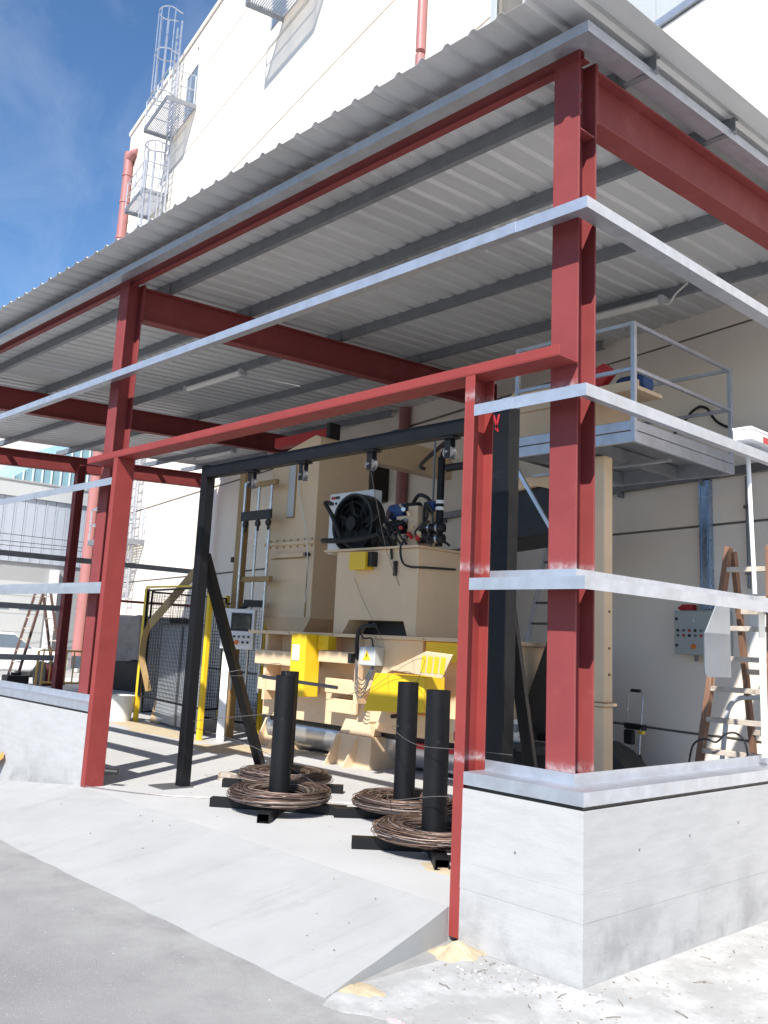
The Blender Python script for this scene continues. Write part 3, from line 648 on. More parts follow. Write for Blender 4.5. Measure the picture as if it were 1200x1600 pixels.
# ================================================================== baling machine
bm_ = thing('baling_machine', 'large beige baling press with yellow guards behind the wire coils', 'machine')
box('press_body', 'beige', bm_, -7.9, -3.95, 3.72, 5.2, 0.62, 1.735, 0.01)
box('top_plate', 'beige', bm_, -7.95, -3.85, 3.42, 5.2, 1.74, 1.785, 0.004)
for (x0, x1, y0, z0, z1) in ((-7.75, -6.66, 3.42, 1.33, 1.52), (-6.30, -5.62, 3.36, 1.42, 1.56), (-6.30, -5.66, 3.50, 1.04, 1.22), (-7.75, -6.66, 3.50, 0.98, 1.14), (-6.3, -5.75, 3.55, 0.80, 0.97)):
    box('side_rail', 'beige', bm_, x0, x1, y0, 3.719, z0, z1, 0.008)
box('stiffener', 'beige', bm_, -5.64, -5.56, 3.40, 3.718, 0.95, 1.738, 0.004)
box('stiffener', 'beige', bm_, -7.6, -7.54, 3.47, 3.718, 0.85, 1.738, 0.004)
MB().prism([(-5.555, 1.738), (-4.55, 1.738), (-4.55, 1.60), (-5.15, 1.33), (-5.555, 1.05)], 'y', 3.46, 3.70).build('side_plate', 'beige', bm_, bev=0.004)
# rod sticking out of the end of a rail
MB().box(-5.66, -5.60, 3.30, 3.36, 1.43, 1.55).build('rail_end_cap', 'blackp', bm_)
MB().cyl((-6.9, 2.95, 1.19), (-5.6, 3.1, 1.14), 0.022, 8).build('tie_rod', 'steeld', bm_, smooth=True)
# feet: folded trapezoid pedestals
def foot(x, y, label=None):
    t = MB().hexa([(x - 0.42, y - 0.12, FZ), (x + 0.40, y - 0.12, FZ), (x + 0.40, y + 0.5, FZ), (x - 0.42, y + 0.5, FZ), (x - 0.30, y - 0.05, 0.56), (x + 0.34, y - 0.05, 0.56), (x + 0.34, y + 0.5, 0.56), (x - 0.30, y + 0.5, 0.56)]).build('foot', 'beige', bm_, bev=0.006)
    MB().hexa([(x - 0.27, y - 0.03, 0.563), (x + 0.30, y - 0.03, 0.563), (x + 0.30, y + 0.45, 0.563), (x - 0.27, y + 0.45, 0.563), (x - 0.06, y + 0.02, 1.03), (x + 0.16, y + 0.02, 1.03), (x + 0.16, y + 0.4, 1.03), (x - 0.06, y + 0.4, 1.03)]).build('pedestal', 'beige', t, bev=0.006)
    for dx in (-0.24, 0.10):
        MB().hexa([(x + dx, y - 0.30, FZ), (x + dx + 0.02, y - 0.30, FZ), (x + dx + 0.02, y - 0.12, FZ), (x + dx, y - 0.12, FZ), (x + dx, y - 0.07, 0.55), (x + dx + 0.02, y - 0.07, 0.55), (x + dx + 0.02, y - 0.05, 0.55), (x + dx, y - 0.05, 0.55)]).build('gusset', 'beige', t)
foot(-5.80, 3.62); foot(-7.75, 3.95)
# round trough under the press
MB().tube([(-7.9, 4.05, 0.47), (-3.5, 4.05, 0.47)], 0.24, 24).build('trough', 'alu', bm_, smooth=True)
box('trough_opening', 'blackp', bm_, -7.8, -3.6, 3.78, 4.4, 0.55, 0.80, 0.02)
box('red_guide', 'redp', bm_, -5.1, -3.7, 3.70, 3.78, 0.50, 0.56)
# yellow guards
MB().box(-6.64, -6.34, 3.18, 3.42, 0.975, 1.76).build('guard', 'yellow', bm_, bev=0.006, label='tall narrow yellow guard box')
g1 = MB().box(-6.33, -6.12, 3.36, 3.50, 1.57, 1.75).build('guard', 'yellow', bm_, bev=0.004, label='small yellow block')
MB().box(-6.60, -6.46, 3.172, 3.179, 1.42, 1.62).build('notice_paper', 'white', bm_)
MB().prism([(-5.14, 0.91), (-4.18, 0.97), (-4.18, 1.35), (-4.97, 1.35)], 'y', 3.12, 3.45).build('guard', 'yellow', bm_, bev=0.006, label='broad yellow guard box')
box('guard', 'yellow', bm_, -4.50, -3.9, 3.46, 3.71, 1.52, 1.735, 0.006, label='upper right yellow guard')
# slanted outlet chute with four yellow stripes
cy_ = lambda x: 3.10 - 0.18 * (x + 4.72)
cpts = [(-4.72, 1.40), (-3.74, 1.36), (-3.58, 1.60), (-4.05, 1.62)]
ch = MB().add([(x, cy_(x), z) for x, z in cpts] + [(x, cy_(x) + 0.02, z + 0.01) for x, z in cpts], [(0, 1, 2, 3), (7, 6, 5, 4), (0, 4, 5, 1), (1, 5, 6, 2), (2, 6, 7, 3), (3, 7, 4, 0)]).build('chute_plate', 'beige', bm_)
for k_ in range(4):
    xa = -4.12 + k_ * 0.112
    MB().add([(x, cy_(x) - 0.004, z) for x, z in ((xa, 1.405), (xa + 0.082, 1.40), (xa + 0.105, 1.575), (xa + 0.023, 1.58))], [(0, 1, 2, 3)]).build('stripe', 'yellow', ch)
for x in (-4.95, -4.68, -4.3): MB().cyl((x, 3.40, 0.86), (x, 3.47, 0.86), 0.025, 10).build('bolt_hole', 'blackp', bm_)
box('under_rail', 'beige', bm_, -5.4, -3.9, 3.47, 3.715, 0.76, 0.90, 0.006)
# junction box with warning triangle
jb = box('junction_box', 'lgrey', bm_, -5.46, -5.18, 3.30, 3.455, 1.42, 1.64, 0.008)
MB().add([(-5.39, 3.297, 1.48), (-5.25, 3.297, 1.48), (-5.32, 3.297, 1.60)], [(0, 1, 2)]).build('warning_triangle', 'yellow', jb)
MB().add([(-5.325, 3.294, 1.51), (-5.305, 3.294, 1.535), (-5.318, 3.294, 1.54), (-5.312, 3.294, 1.57), (-5.335, 3.294, 1.54), (-5.322, 3.294, 1.535)], [(0, 1, 2, 3, 4, 5)]).build('warning_bolt', 'blackp', jb)
for k_ in range(5):
    tube('cable', 'steeld', bm_, spline([(-5.60 + 0.01 * k_, 3.38, 1.50 - 0.02 * k_), (-5.52, 3.32, 1.32 - 0.05 * k_), (-5.40, 3.32, 1.24 - 0.05 * k_), (-5.30, 3.33, 1.34 - 0.03 * k_), (-5.28 + 0.01 * k_, 3.36, 1.42)]), 0.007, 5)
tube('cable', 'rubber', bm_, spline([(-5.60, 3.40, 1.48), (-5.55, 3.34, 1.70), (-5.45, 3.30, 1.86), (-5.2, 3.32, 1.90)]), 0.025, 8)
tube('cable', 'rubber', bm_, spline([(-5.5, 3.32, 1.82), (-5.42, 3.33, 1.74), (-5.32, 3.36, 1.74), (-5.30, 3.38, 1.64)]), 0.010, 6)
# tall hopper with sight slot and pitched lid
hp = MB().prism([(-8.42, 3.09), (-7.30, 3.09), (-7.30, 4.62), (-7.42, 4.66), (-8.42, 4.42)], 'y', 4.0, 5.0).build('hopper', 'beige', bm_, bev=0.008)
MB().box(-8.42, -7.30, 4.0, 5.0, 1.98, 3.06).build('hopper_lower', 'beige', bm_, bev=0.008)
MB().hexa([(-8.35, 4.05, 1.786), (-7.50, 4.05, 1.786), (-7.50, 5.0, 1.786), (-8.35, 5.0, 1.786), (-8.42, 4.0, 1.98), (-7.30, 4.0, 1.98), (-7.30, 5.0, 1.98), (-8.42, 5.0, 1.98)]).build('hopper_skirt', 'beige', bm_)
MB().box(-8.46, -7.26, 3.96, 5.04, 3.045, 3.095).build('hopper_flange', 'beige', bm_, bev=0.006)
sl_ = MB().box(-7.98, -7.80, 3.985, 3.999, 3.45, 4.42).build('sight_slot', 'beiged', hp)
MB().box(-7.965, -7.815, 3.978, 3.984, 3.47, 4.40).build('pane', 'lgrey', sl_)
tube('rope', 'offwhite', hp, spline([(-7.7, 3.97, 4.0), (-7.66, 3.95, 3.75), (-7.45, 3.93, 3.3), (-7.30, 3.92, 2.6), (-7.34, 3.93, 2.2)]), 0.008, 5)
MB().box(-8.2, -7.5, 3.955, 3.998, 2.86, 2.92).build('access_rail', 'beige', bm_, bev=0.003)
MB().cyl((-7.40, 3.93, 2.89), (-7.40, 3.998, 2.89), 0.03, 10).build('knob', 'blackp', bm_)
for k_ in range(7):
    for z in (3.02, 3.12): MB().cyl((-8.34 + k_ * 0.165, 3.985, z), (-8.34 + k_ * 0.165, 4.0, z), 0.014, 6).build('bolt', 'beiged', hp)
MB().box(-7.42, -7.405, 3.985, 3.999, 2.0, 2.85).build('door_edge', 'beiged', hp); MB().box(-8.3, -7.42, 3.99, 3.999, 2.84, 2.852).build('door_edge', 'beiged', hp)
for x in (-7.0, -6.1, -5.3, -4.5): MB().cyl((x, 3.41, 1.762), (x, 3.42, 1.762), 0.010, 6).build('bolt', 'beiged', bm_)
# top beam running back to the wall
box('top_beam', 'beige', bm_, -7.52, -7.28, 5.05, 6.85, 4.42, 4.86, 0.01)
box('drive_beam', 'redp', bm_, -8.9, -7.6, 4.35, 4.5, 4.70, 4.86, 0.006)
box('drive_end', 'blackp', bm_, -7.58, -7.50, 4.32, 4.55, 4.68, 4.94, 0.02)
# ================================================================== hydraulic power unit on the press
hu = thing('hydraulic_unit', 'beige hydraulic tank with fan cooler, pumps and hoses on top of the press', 'hydraulic unit')
MB().prism([(-6.2, 2.83), (-4.72, 2.83), (-4.72, 1.787), (-4.86, 1.787), (-4.93, 1.96), (-5.90, 1.96), (-6.02, 1.787), (-6.2, 1.787)], 'y', 3.5, 4.45).build('tank', 'beige', hu, bev=0.008)
MB().box(-6.0, -4.88, 3.85, 4.4, 1.79, 1.955).build('tank_underside', 'blackp', hu)
box('tank_lid', 'beige', hu, -6.42, -4.70, 3.46, 4.47, 2.832, 2.862, 0.004)
yb = MB().box(-5.80, -5.50, 3.36, 3.50, 2.58, 2.80).build('level_gauge_box', 'yellow', hu, bev=0.005)
MB().box(-5.497, -5.42, 3.40, 3.499, 2.62, 2.80).build('gauge_face', 'blackp', hu)
MB().box(-5.10, -5.06, 3.46, 3.499, 2.50, 2.68).build('sight_glass', 'blackp', hu)
# cooler: white radiator with round black fan shroud
cl_ = MB().box(-6.84, -5.95, 3.86, 4.02, 2.863, 3.70).build('radiator', 'white', hu, bev=0.01)
sh_ = MB()
ctr = Vector((-6.08, 3.72, 3.22))
def fan_ring(b, y0, y1, r0, r1, n=36):
    k = len(b.v)
    for (rr, yy) in ((r0, y0), (r1, y0), (r1, y1), (r0, y1)):
        for j in range(n):
            t = 2 * math.pi * j / n; b.v.append((ctr.x + rr * math.cos(t), yy, ctr.z + rr * math.sin(t)))
    for q in range(4):
        for j in range(n):
            j2 = (j + 1) % n; q2 = (q + 1) % 4
            b.f.append((k + q * n + j, k + q * n + j2, k + q2 * n + j2, k + q2 * n + j))
fan_ring(sh_, 3.62, 3.858, 0.37, 0.40); sh_.build('fan_shroud', 'blackp', cl_, smooth=True)
MB().cyl((ctr.x, 3.80, ctr.z), (ctr.x, 3.855, ctr.z), 0.369, 36).build('fan_backing', 'blackp', cl_)
fg = MB()
for rr in (0.12, 0.2, 0.28, 0.35): fan_ring(fg, 3.625, 3.632, rr, rr + 0.006)
fg.build('fan_grille', 'rubber', cl_)
for k_ in range(7):
    a = k_ * 2 * math.pi / 7; c_, s_ = math.cos(a), math.sin(a); c2, s2 = math.cos(a + 0.5), math.sin(a + 0.5)
    MB().add([(ctr.x + 0.07 * c_, 3.70, ctr.z + 0.07 * s_), (ctr.x + 0.35 * c_, 3.68, ctr.z + 0.35 * s_), (ctr.x + 0.35 * c2, 3.75, ctr.z + 0.35 * s2), (ctr.x + 0.07 * c2, 3.74, ctr.z + 0.07 * s2)], [(0, 1, 2, 3)]).build('fan_blade', 'rubber', cl_)
MB().cyl((ctr.x, 3.60, ctr.z), (ctr.x, 3.79, ctr.z), 0.09, 20).build('fan_motor', 'rubber', cl_, smooth=True)
# rating sticker marks on the radiator corner
for k_ in range(4): MB().box(-6.80 + k_ * 0.045, -6.765 + k_ * 0.045, 3.853, 3.859, 3.62, 3.66).build('sticker_letter', 'redp' if k_ < 2 else 'blackp', cl_)
MB().cyl((-6.70, 3.852, 3.56), (-6.70, 3.86, 3.56), 0.02, 10).build('sticker_mark', 'blackp', cl_)
# hoses
tube('hose', 'rubber', hu, spline([(-6.72, 3.80, 3.55), (-6.5, 3.5, 3.5), (-6.25, 3.42, 3.3), (-6.05, 3.42, 3.0), (-5.9, 3.5, 2.87)]), 0.03, 8)
tube('hose', 'rubber', hu, spline([(-6.72, 3.75, 3.03), (-6.4, 3.42, 2.98), (-5.9, 3.38, 2.96), (-5.5, 3.45, 3.0), (-5.2, 3.6, 3.12)]), 0.035, 8)
tube('hose', 'rubber', hu, spline([(-5.7, 3.7, 2.95), (-5.4, 3.6, 3.1), (-5.15, 3.65, 3.15)]), 0.07, 8)
tube('hose', 'rubber', hu, spline([(-4.92, 3.55, 3.02), (-4.98, 3.46, 2.85), (-4.92, 3.44, 2.66), (-4.80, 3.46, 2.60), (-4.68, 3.6, 2.60), (-4.66, 4.1, 2.62)]), 0.014, 6)
tube('hose', 'rubber', hu, spline([(-5.3, 3.6, 3.30), (-5.36, 3.52, 3.15), (-5.3, 3.5, 2.95), (-5.18, 3.48, 2.86), (-5.14, 3.47, 2.7)]), 0.016, 6)
tube('hose', 'rubber', hu, spline([(-5.15, 3.8, 3.42), (-5.0, 3.75, 3.52), (-4.85, 3.75, 3.48), (-4.78, 3.8, 3.36)]), 0.025, 7)
# manifold, valves and motors
rr = random.Random(9)
mf = box('manifold', 'beige', hu, -5.0, -4.84, 3.58, 3.95, 2.863, 3.36, 0.006)
box('valve_block', 'beige', hu, -4.83, -4.72, 3.66, 3.9, 3.10, 3.24, 0.004); box('valve_block', 'beige', hu, -5.16, -5.01, 3.56, 3.8, 2.863, 3.02, 0.005); box('valve_block', 'beige', hu, -5.22, -5.01, 3.60, 3.8, 3.17, 3.25, 0.004)
MB().tube([(-5.42, 3.72, 3.33), (-5.16, 3.72, 3.33)], 0.10, 18).build('motor', 'blue', hu, smooth=True)
MB().tube([(-4.80, 3.72, 3.36), (-4.66, 3.72, 3.36)], 0.065, 16).build('motor', 'blue', hu, smooth=True)
MB().tube([(-5.15, 3.72, 3.36), (-4.95, 3.72, 3.36)], 0.07, 16).build('pump', 'rubber', hu, smooth=True)
for z in (2.95, 3.08):
    pp = MB().tube([(-4.80, 3.62, z), (-4.50, 3.70, z)], 0.055, 16).build('pump', 'blackp', hu, smooth=True)
    for q in (0.35, 0.7):
        c_ = Vector((-4.80, 3.62, z)).lerp(Vector((-4.50, 3.70, z)), q); e = (Vector((0.3, 0.08, 0))).normalized() * 0.012
        MB().tube([c_ - e, c_ + e], 0.06, 16).build('clamp_ring', 'steel', pp, smooth=True)
for k_ in range(16):
    x = rr.uniform(-5.32, -4.72); z = rr.uniform(2.92, 3.35); d_ = rr.choice([(0.05, 0), (0, 0.05), (0.03, 0.03)])
    MB().cyl((x, 3.52, z), (x + d_[0], 3.47 + rr.uniform(-0.03, 0.03), z + d_[1]), rr.uniform(0.014, 0.028), 8).build('fitting', rr.choice(['steel', 'beige', 'redp', 'rubber', 'steeld']), hu, smooth=True)
for k_ in range(5):
    x = -5.36 + 0.09 * k_
    tube('hose', 'rubber', hu, spline([(x, 3.60, 3.2), (x - 0.05, 3.46, 3.1), (x + 0.02, 3.44, 2.98), (x + 0.06, 3.52, 2.88)]), 0.014, 6)
for k_ in range(22):
    x = rr.uniform(-5.55, -4.62); z = rr.uniform(2.95, 3.38); y = rr.uniform(3.5, 3.85)
    tube('hose', rr.choice(['rubber', 'rubber', 'blackp', 'wooddark']), hu, spline([(x, y, z), (x + rr.uniform(-0.1, 0.1), y - rr.uniform(0.02, 0.1), z + rr.uniform(-0.05, 0.12)), (x + rr.uniform(-0.2, 0.2), y - rr.uniform(0, 0.08), z - rr.uniform(0, 0.2)), (x + rr.uniform(-0.25, 0.25), y, max(2.88, z - rr.uniform(0.1, 0.4)))], 5), rr.uniform(0.008, 0.02), 6)
box('hose_bundle', 'rubber', hu, -5.55, -5.05, 3.62, 3.9, 2.863, 3.05, 0.04)
# tall filter stack with white rings
fs_ = tube('filter_stack', 'black', hu, [(-4.60, 3.72, 2.863), (-4.60, 3.72, 3.95)], 0.045, 12)
for z in (3.30, 3.38): MB().cyl((-4.60, 3.72, z), (-4.60, 3.72, z + 0.04), 0.055, 14).build('collar', 'white', fs_, smooth=True)
tube('feed_pipe', 'steeld', hu, [(-4.72, 3.72, 2.863), (-4.72, 3.72, 4.25)], 0.014, 8)
tube('hose', 'rubber', hu, spline([(-4.60, 3.72, 3.95), (-4.7, 3.9, 4.18), (-5.4, 4.4, 4.22), (-6.6, 5.4, 4.35), (-7.3, 6.2, 4.5)]), 0.03, 8)
tube('hose', 'rubber', hu, spline([(-4.56, 3.75, 3.82), (-4.3, 3.95, 3.86), (-3.9, 4.2, 3.8)]), 0.05, 8)
# ================================================================== ochre tying head
oh = thing('tying_mast', 'ochre mast with steel guide rods left of the beige hopper', 'machine part')
box('mast', 'beiged', oh, -8.93, -8.78, 3.75, 3.88, FZ, 4.22, 0.006)
for z in (3.98, 2.53): box('crosshead', 'beiged', oh, -8.775 if z < 3 else -8.62, -8.02, 3.77, 3.84, z - 0.035, z + 0.045, 0.005)
for x in (-8.74, -8.46, -8.14): MB().cyl((x, 3.80 if x > -8.7 else 3.74, 0.9), (x, 3.80 if x > -8.7 else 3.74, 4.02), 0.022, 10).build('guide_rod', 'steel', oh, smooth=True)
cr = box('carriage', 'blackp', oh, -8.76, -8.0, 3.70, 3.735, 3.42, 3.56, 0.004)
for x in (-8.62, -8.30, -8.04): MB().cyl((x, 3.68, 3.36), (x, 3.72, 3.36), 0.05, 14).build('roller', 'rubber', cr, smooth=True); MB().box(x - 0.015, x + 0.015, 3.69, 3.72, 3.25, 3.42).build('roller_arm', 'blackp', cr)
MB().box(-9.0, -8.94, 3.74, 3.80, 2.80, 2.88).build('clamp', 'blackp', oh)
# ================================================================== safety fence
sf = thing('safety_fence', 'yellow-posted wire mesh safety fence around the left of the press', 'fence')
def ypost(x, y, h): return box('post', 'yellow', sf, x - 0.035, x + 0.035, y - 0.035, y + 0.035, FZ, h, 0.005)
ypost(-11.46, 3.74, 2.42); ypost(-8.76, 3.27, 2.30); ypost(-9.0, 4.5, 2.25); ypost(-11.75, 5.6, 2.42)
def mesh_panel(p, q, z0, z1, step=0.055, m='black'):
    p = Vector((p[0], p[1], 0)); q = Vector((q[0], q[1], 0)); n = int((q - p).length / step); b = MB(); t = 0.0022
    for i in range(n + 1):
        c_ = p.lerp(q, i / n); b.bar((c_.x, c_.y, z0), (c_.x, c_.y, z1), t * 2, t * 2)
    k = int((z1 - z0) / step)
    for i in range(k + 1):
        z = z0 + (z1 - z0) * i / k; b.bar((p.x, p.y, z), (q.x, q.y, z), t * 2, t * 2)
    o = b.build('wire_mesh', m, sf); o['kind'] = 'stuff'
    fr = MB()
    for (a, c_) in ((p, p), (q, q)): fr.bar((a.x, a.y, z0), (a.x, a.y, z1), 0.03, 0.03)
    for z in (z0, z1): fr.bar((p.x, p.y, z), (q.x, q.y, z), 0.03, 0.03)
    fr.build('panel_frame', m, sf)
mesh_panel((-11.39, 3.80), (-11.70, 5.54), 0.35, 2.36)
mesh_panel((-11.40, 3.72), (-8.82, 3.28), 0.62, 2.38, 0.06)
mesh_panel((-10.4, 4.3), (-9.06, 4.5), 0.35, 2.20)
MB().bar((-11.46, 3.72, 2.44), (-8.76, 3.27, 2.40), 0.04, 0.03).build('top_rail', 'yellow', sf)
# sheet metal panel on the fence
mp_ = thing('metal_panel', 'dull galvanised sheet panel standing inside the mesh fence', 'panel')
MB().bar((-11.10, 3.90, 1.02), (-9.25, 3.62, 1.02), 0.02, 1.58).build('sheet', 'panel', mp_)
MB().bar((-10.22, 3.745, 0.22), (-10.22, 3.745, 1.81), 0.05, 0.02, (0, 1, 0)).build('strip', 'steeld', mp_)
MB().bar((-11.10, 3.87, 1.82), (-9.25, 3.59, 1.82), 0.04, 0.03).build('edge_trim', 'steeld', mp_)
# ochre belt draped over the fence
st = thing('timber_prop', 'brown boards leaning in an inverted V over the mesh fence', 'timber')
def band(pts, w, m, parent, name, side):
    P = spline(pts, 6); b = MB(); sd_ = Vector(side).normalized() * w / 2; k = 0
    for i, p in enumerate(P):
        d = (P[min(i + 1, len(P) - 1)] - P[max(i - 1, 0)]).normalized(); n_ = d.cross(sd_).normalized() * 0.008
        b.v += [tuple(p - sd_ - n_), tuple(p + sd_ - n_), tuple(p + sd_ + n_), tuple(p - sd_ + n_)]
        if i:
            a = (i - 1) * 4; c_ = i * 4
            for j in range(4): b.f.append((a + j, a + (j + 1) % 4, c_ + (j + 1) % 4, c_ + j))
    b.f += [(0, 1, 2, 3), tuple(len(b.v) - 4 + j for j in range(4))]
    return b.build(name, m, parent, smooth=True)
MB().bar((-9.55, 3.52, 2.70), (-11.0, 3.58, 1.80), 0.02, 0.17).build('board', 'beiged', st, bev=0.003)
MB().bar((-9.42, 3.52, 2.66), (-8.70, 3.56, 1.98), 0.02, 0.17).build('board', 'beiged', st, bev=0.003)
band([(-11.0, 3.6, 1.84), (-11.16, 3.6, 1.6), (-11.18, 3.6, 1.25), (-11.05, 3.62, 0.95), (-10.98, 3.66, 0.72)], 0.10, 'beiged', st, 'strap', (0.35, 1, 0.1))
# ================================================================== control console
cs = thing('control_console', 'white control console with dark screen on a white pedestal', 'console', (-8.40, 3.56, FZ), R(46))
MB().box(-0.24, 0.24, -0.07, 0.10, 1.31, 1.89).build('cabinet', 'white', cs, bev=0.008)
sc = MB().box(-0.10, 0.20, -0.080, -0.071, 1.57, 1.83).build('screen_bezel', 'blackp', cs, bev=0.004)
MB().box(-0.08, 0.18, -0.084, -0.081, 1.605, 1.80).build('screen', 'screen', sc)
for k_ in range(4): MB().cyl((-0.04 + k_ * 0.07, -0.10, 1.49), (-0.04 + k_ * 0.07, -0.071, 1.49), 0.017, 10).build('button', 'steeld', cs); MB().box(-0.050 + k_ * 0.07, -0.030 + k_ * 0.07, -0.11, -0.10, 1.478, 1.505).build('switch', 'blackp', cs)
MB().cyl((0.0, -0.12, 1.41), (0.0, -0.071, 1.41), 0.032, 14).build('emergency_stop', 'orange', cs)
for k_ in range(2): MB().cyl((0.09 + k_ * 0.07, -0.09, 1.41), (0.09 + k_ * 0.07, -0.071, 1.41), 0.018, 10).build('button', 'blackp', cs)
MB().box(-0.20, -0.09, -0.02, 0.09, 0.0, 1.31).build('pedestal', 'white', cs, bev=0.006)
box('monitor_arm', 'blackp', cs, 0.05, 0.35, 0.0, 0.12, 1.93, 2.03); MB().cyl((0.0, 0.02, 1.88), (0.15, 0.05, 1.98), 0.03, 8).build('arm_joint', 'blackp', cs)
# ================================================================== small things by the fence
bk = thing('bucket', 'white plastic bucket on the floor by the yellow fence post', 'bucket', (-11.62, 3.52, FZ))
MB().lathe([(0, 0), (0.19, 0), (0.225, 0.40), (0.235, 0.40), (0.235, 0.42), (0.215, 0.42), (0.18, 0.02), (0, 0.02)], 28).build('pail', 'offwhite', bk, smooth=True)
tube('handle', 'steel', bk, [(0.235 * math.cos(a), -0.02 - 0.05 * math.sin(a), 0.38 - 0.20 * math.sin(a)) for a in [i * math.pi / 10 for i in range(11)]], 0.004, 5)
bg_ = thing('paper_bag', 'crumpled brown paper bag behind the yellow fence post', 'bag', (-11.1, 3.98, FZ))
MB().hexa([(-0.16, -0.10, 0), (0.17, -0.12, 0), (0.16, 0.12, 0), (-0.15, 0.10, 0), (-0.12, -0.04, 0.46), (0.10, -0.03, 0.50), (0.10, 0.03, 0.48), (-0.11, 0.04, 0.44)]).build('sack', 'paper', bg_, bev=0.03)
def mound(name, cx, cy, rx, ry, h, m, seed, z=FZ, label='', cat='sand'):
    rr = random.Random(seed); b = MB(); n = 30; rings = 5; b.v.append((cx, cy, z + h))
    ofs = [1 + 0.28 * math.sin(2 * j * 2 * math.pi / n + seed) + 0.14 * math.sin(5 * j * 2 * math.pi / n + seed * 3) + rr.uniform(-0.1, 0.1) for j in range(n)]
    for i in range(1, rings + 1):
        q = i / rings
        for j in range(n):
            a = 2 * math.pi * j / n
            b.v.append((cx + rx * q * ofs[j] * math.cos(a), cy + ry * q * ofs[j] * math.sin(a), z + (h * (1 - q) ** 1.3 if i < rings else -0.004) + (rr.uniform(-0.1, 0.1) * h if i < rings else 0)))
    for j in range(n): b.f.append((0, 1 + j, 1 + (j + 1) % n))
    for i in range(rings - 1):
        for j in range(n):
            a = 1 + i * n; b.f.append((a + j, a + n + j, a + n + (j + 1) % n, a + (j + 1) % n))
    o = b.build(name, m, None, smooth=True); tag(o, label, cat, kind='stuff'); return o
mound('sawdust', -10.2, 3.35, 1.5, 0.42, 0.02, 'sand', 3, label='yellow dust strewn on the floor along the foot of the mesh fence', cat='dust')
mound('sawdust', -7.7, 3.15, 0.9, 0.45, 0.012, 'sand', 5, label='yellow dust on the floor between the console and the first press foot', cat='dust')
mound('sawdust', -6.9, 3.9, 0.5, 0.35, 0.02, 'sand', 6, label='yellow dust on the floor under the press between its feet', cat='dust')
mound('sawdust', -1.5, 0.65, 0.26, 0.18, 0.012, 'sand', 8, label='yellow dust beside the foot of the front right spindle', cat='dust')
# ================================================================== raised platform and right-hand things
pf = thing('raised_platform', 'galvanised raised platform with railing under the roof on the right', 'platform')
PX0, PX1, PY0, PY1, PZ = -3.5, -1.55, 3.07, 5.05, 3.86
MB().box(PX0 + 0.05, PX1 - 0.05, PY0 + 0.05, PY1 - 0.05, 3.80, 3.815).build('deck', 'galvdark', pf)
for z0, z1 in ((3.765, 3.86), (3.65, 3.757)):
    MB().box(PX0, PX1, PY0, PY0 + 0.045, z0, z1).build('edge_beam', 'galv', pf, bev=0.006); MB().box(PX1 - 0.045, PX1, PY0 + 0.046, PY1, z0, z1).build('edge_beam', 'galv', pf, bev=0.006)
MB().box(PX0, PX1 - 0.046, PY1 - 0.045, PY1, 3.65, 3.86).build('edge_beam', 'galv', pf)
for x in (-2.2, -2.9): MB().box(x - 0.03, x + 0.03, PY0 + 0.046, PY1 - 0.046, 3.66, 3.79).build('joist', 'galvdark', pf)
MB().box(-3.4, -1.7, 3.95, 4.02, 3.63, 3.655).build('under_brace', 'galv', pf); MB().box(-2.42, -2.36, 3.12, 3.949, 3.63, 3.655).build('under_brace', 'galv', pf)
PT = [(PX1 - 0.02, PY0 + 0.02), (PX1 - 0.02, PY1 - 0.02), (-2.95, PY0 + 0.02)]
for (x, y) in PT: MB().box(x - 0.022, x + 0.022, y - 0.022, y + 0.022, 3.66, 4.83).build('rail_post', 'galv', pf, bev=0.003)
for z in (4.36, 4.81):
    MB().bar((-2.928, PY0 + 0.02, z), (PX1 - 0.042, PY0 + 0.02, z), 0.035, 0.035).build('handrail', 'galv', pf); MB().bar((PX1 - 0.02, PY0 + 0.042, z), (PX1 - 0.02, PY1 - 0.042, z), 0.035, 0.035).build('handrail', 'galv', pf); MB().bar((-3.2, PY1 - 0.02, z), (PX1 - 0.042, PY1 - 0.02, z), 0.035, 0.035).build('handrail', 'galv', pf)
MB().bar((-3.05, 3.15, 3.64), (-2.28, 3.38, 2.30), 0.05, 0.035).build('diagonal_strut', 'galv', pf)
# beige support column
bc = thing('support_column', 'beige painted steel column with bolted collar behind the red corner column', 'column', (-2.25, 3.45, 0))
MB().box(-0.15, 0.15, -0.03, 0.12, 1.235, 3.645).build('upper_shaft', 'beige', bc, bev=0.02, seg=3)
MB().box(-0.10, -0.04, -0.06, -0.031, 1.24, 3.64).build('edge_angle', 'beige', bc, bev=0.004)
MB().box(-0.18, 0.18, -0.075, 0.14, 1.205, 1.232).build('collar', 'beige', bc, bev=0.004)
MB().box(-0.155, 0.155, -0.05, 0.12, FZ, 1.202).build('lower_shaft', 'beige', bc, bev=0.02, seg=3)
MB().box(-0.005, 0.012, -0.12, -0.051, 0.9, 1.2).build('gusset', 'beige', bc)
for z in (1.45, 1.9, 2.4, 2.9, 3.4): MB().cyl((-0.07, -0.075, z), (-0.07, -0.06, z), 0.012, 8).build('bolt', 'wooddark', bc)
for z in (1.5, 1.75, 2.1): MB().cyl((0.145, 0.05, z), (0.16, 0.05, z), 0.012, 8).build('bolt', 'wooddark', bc)
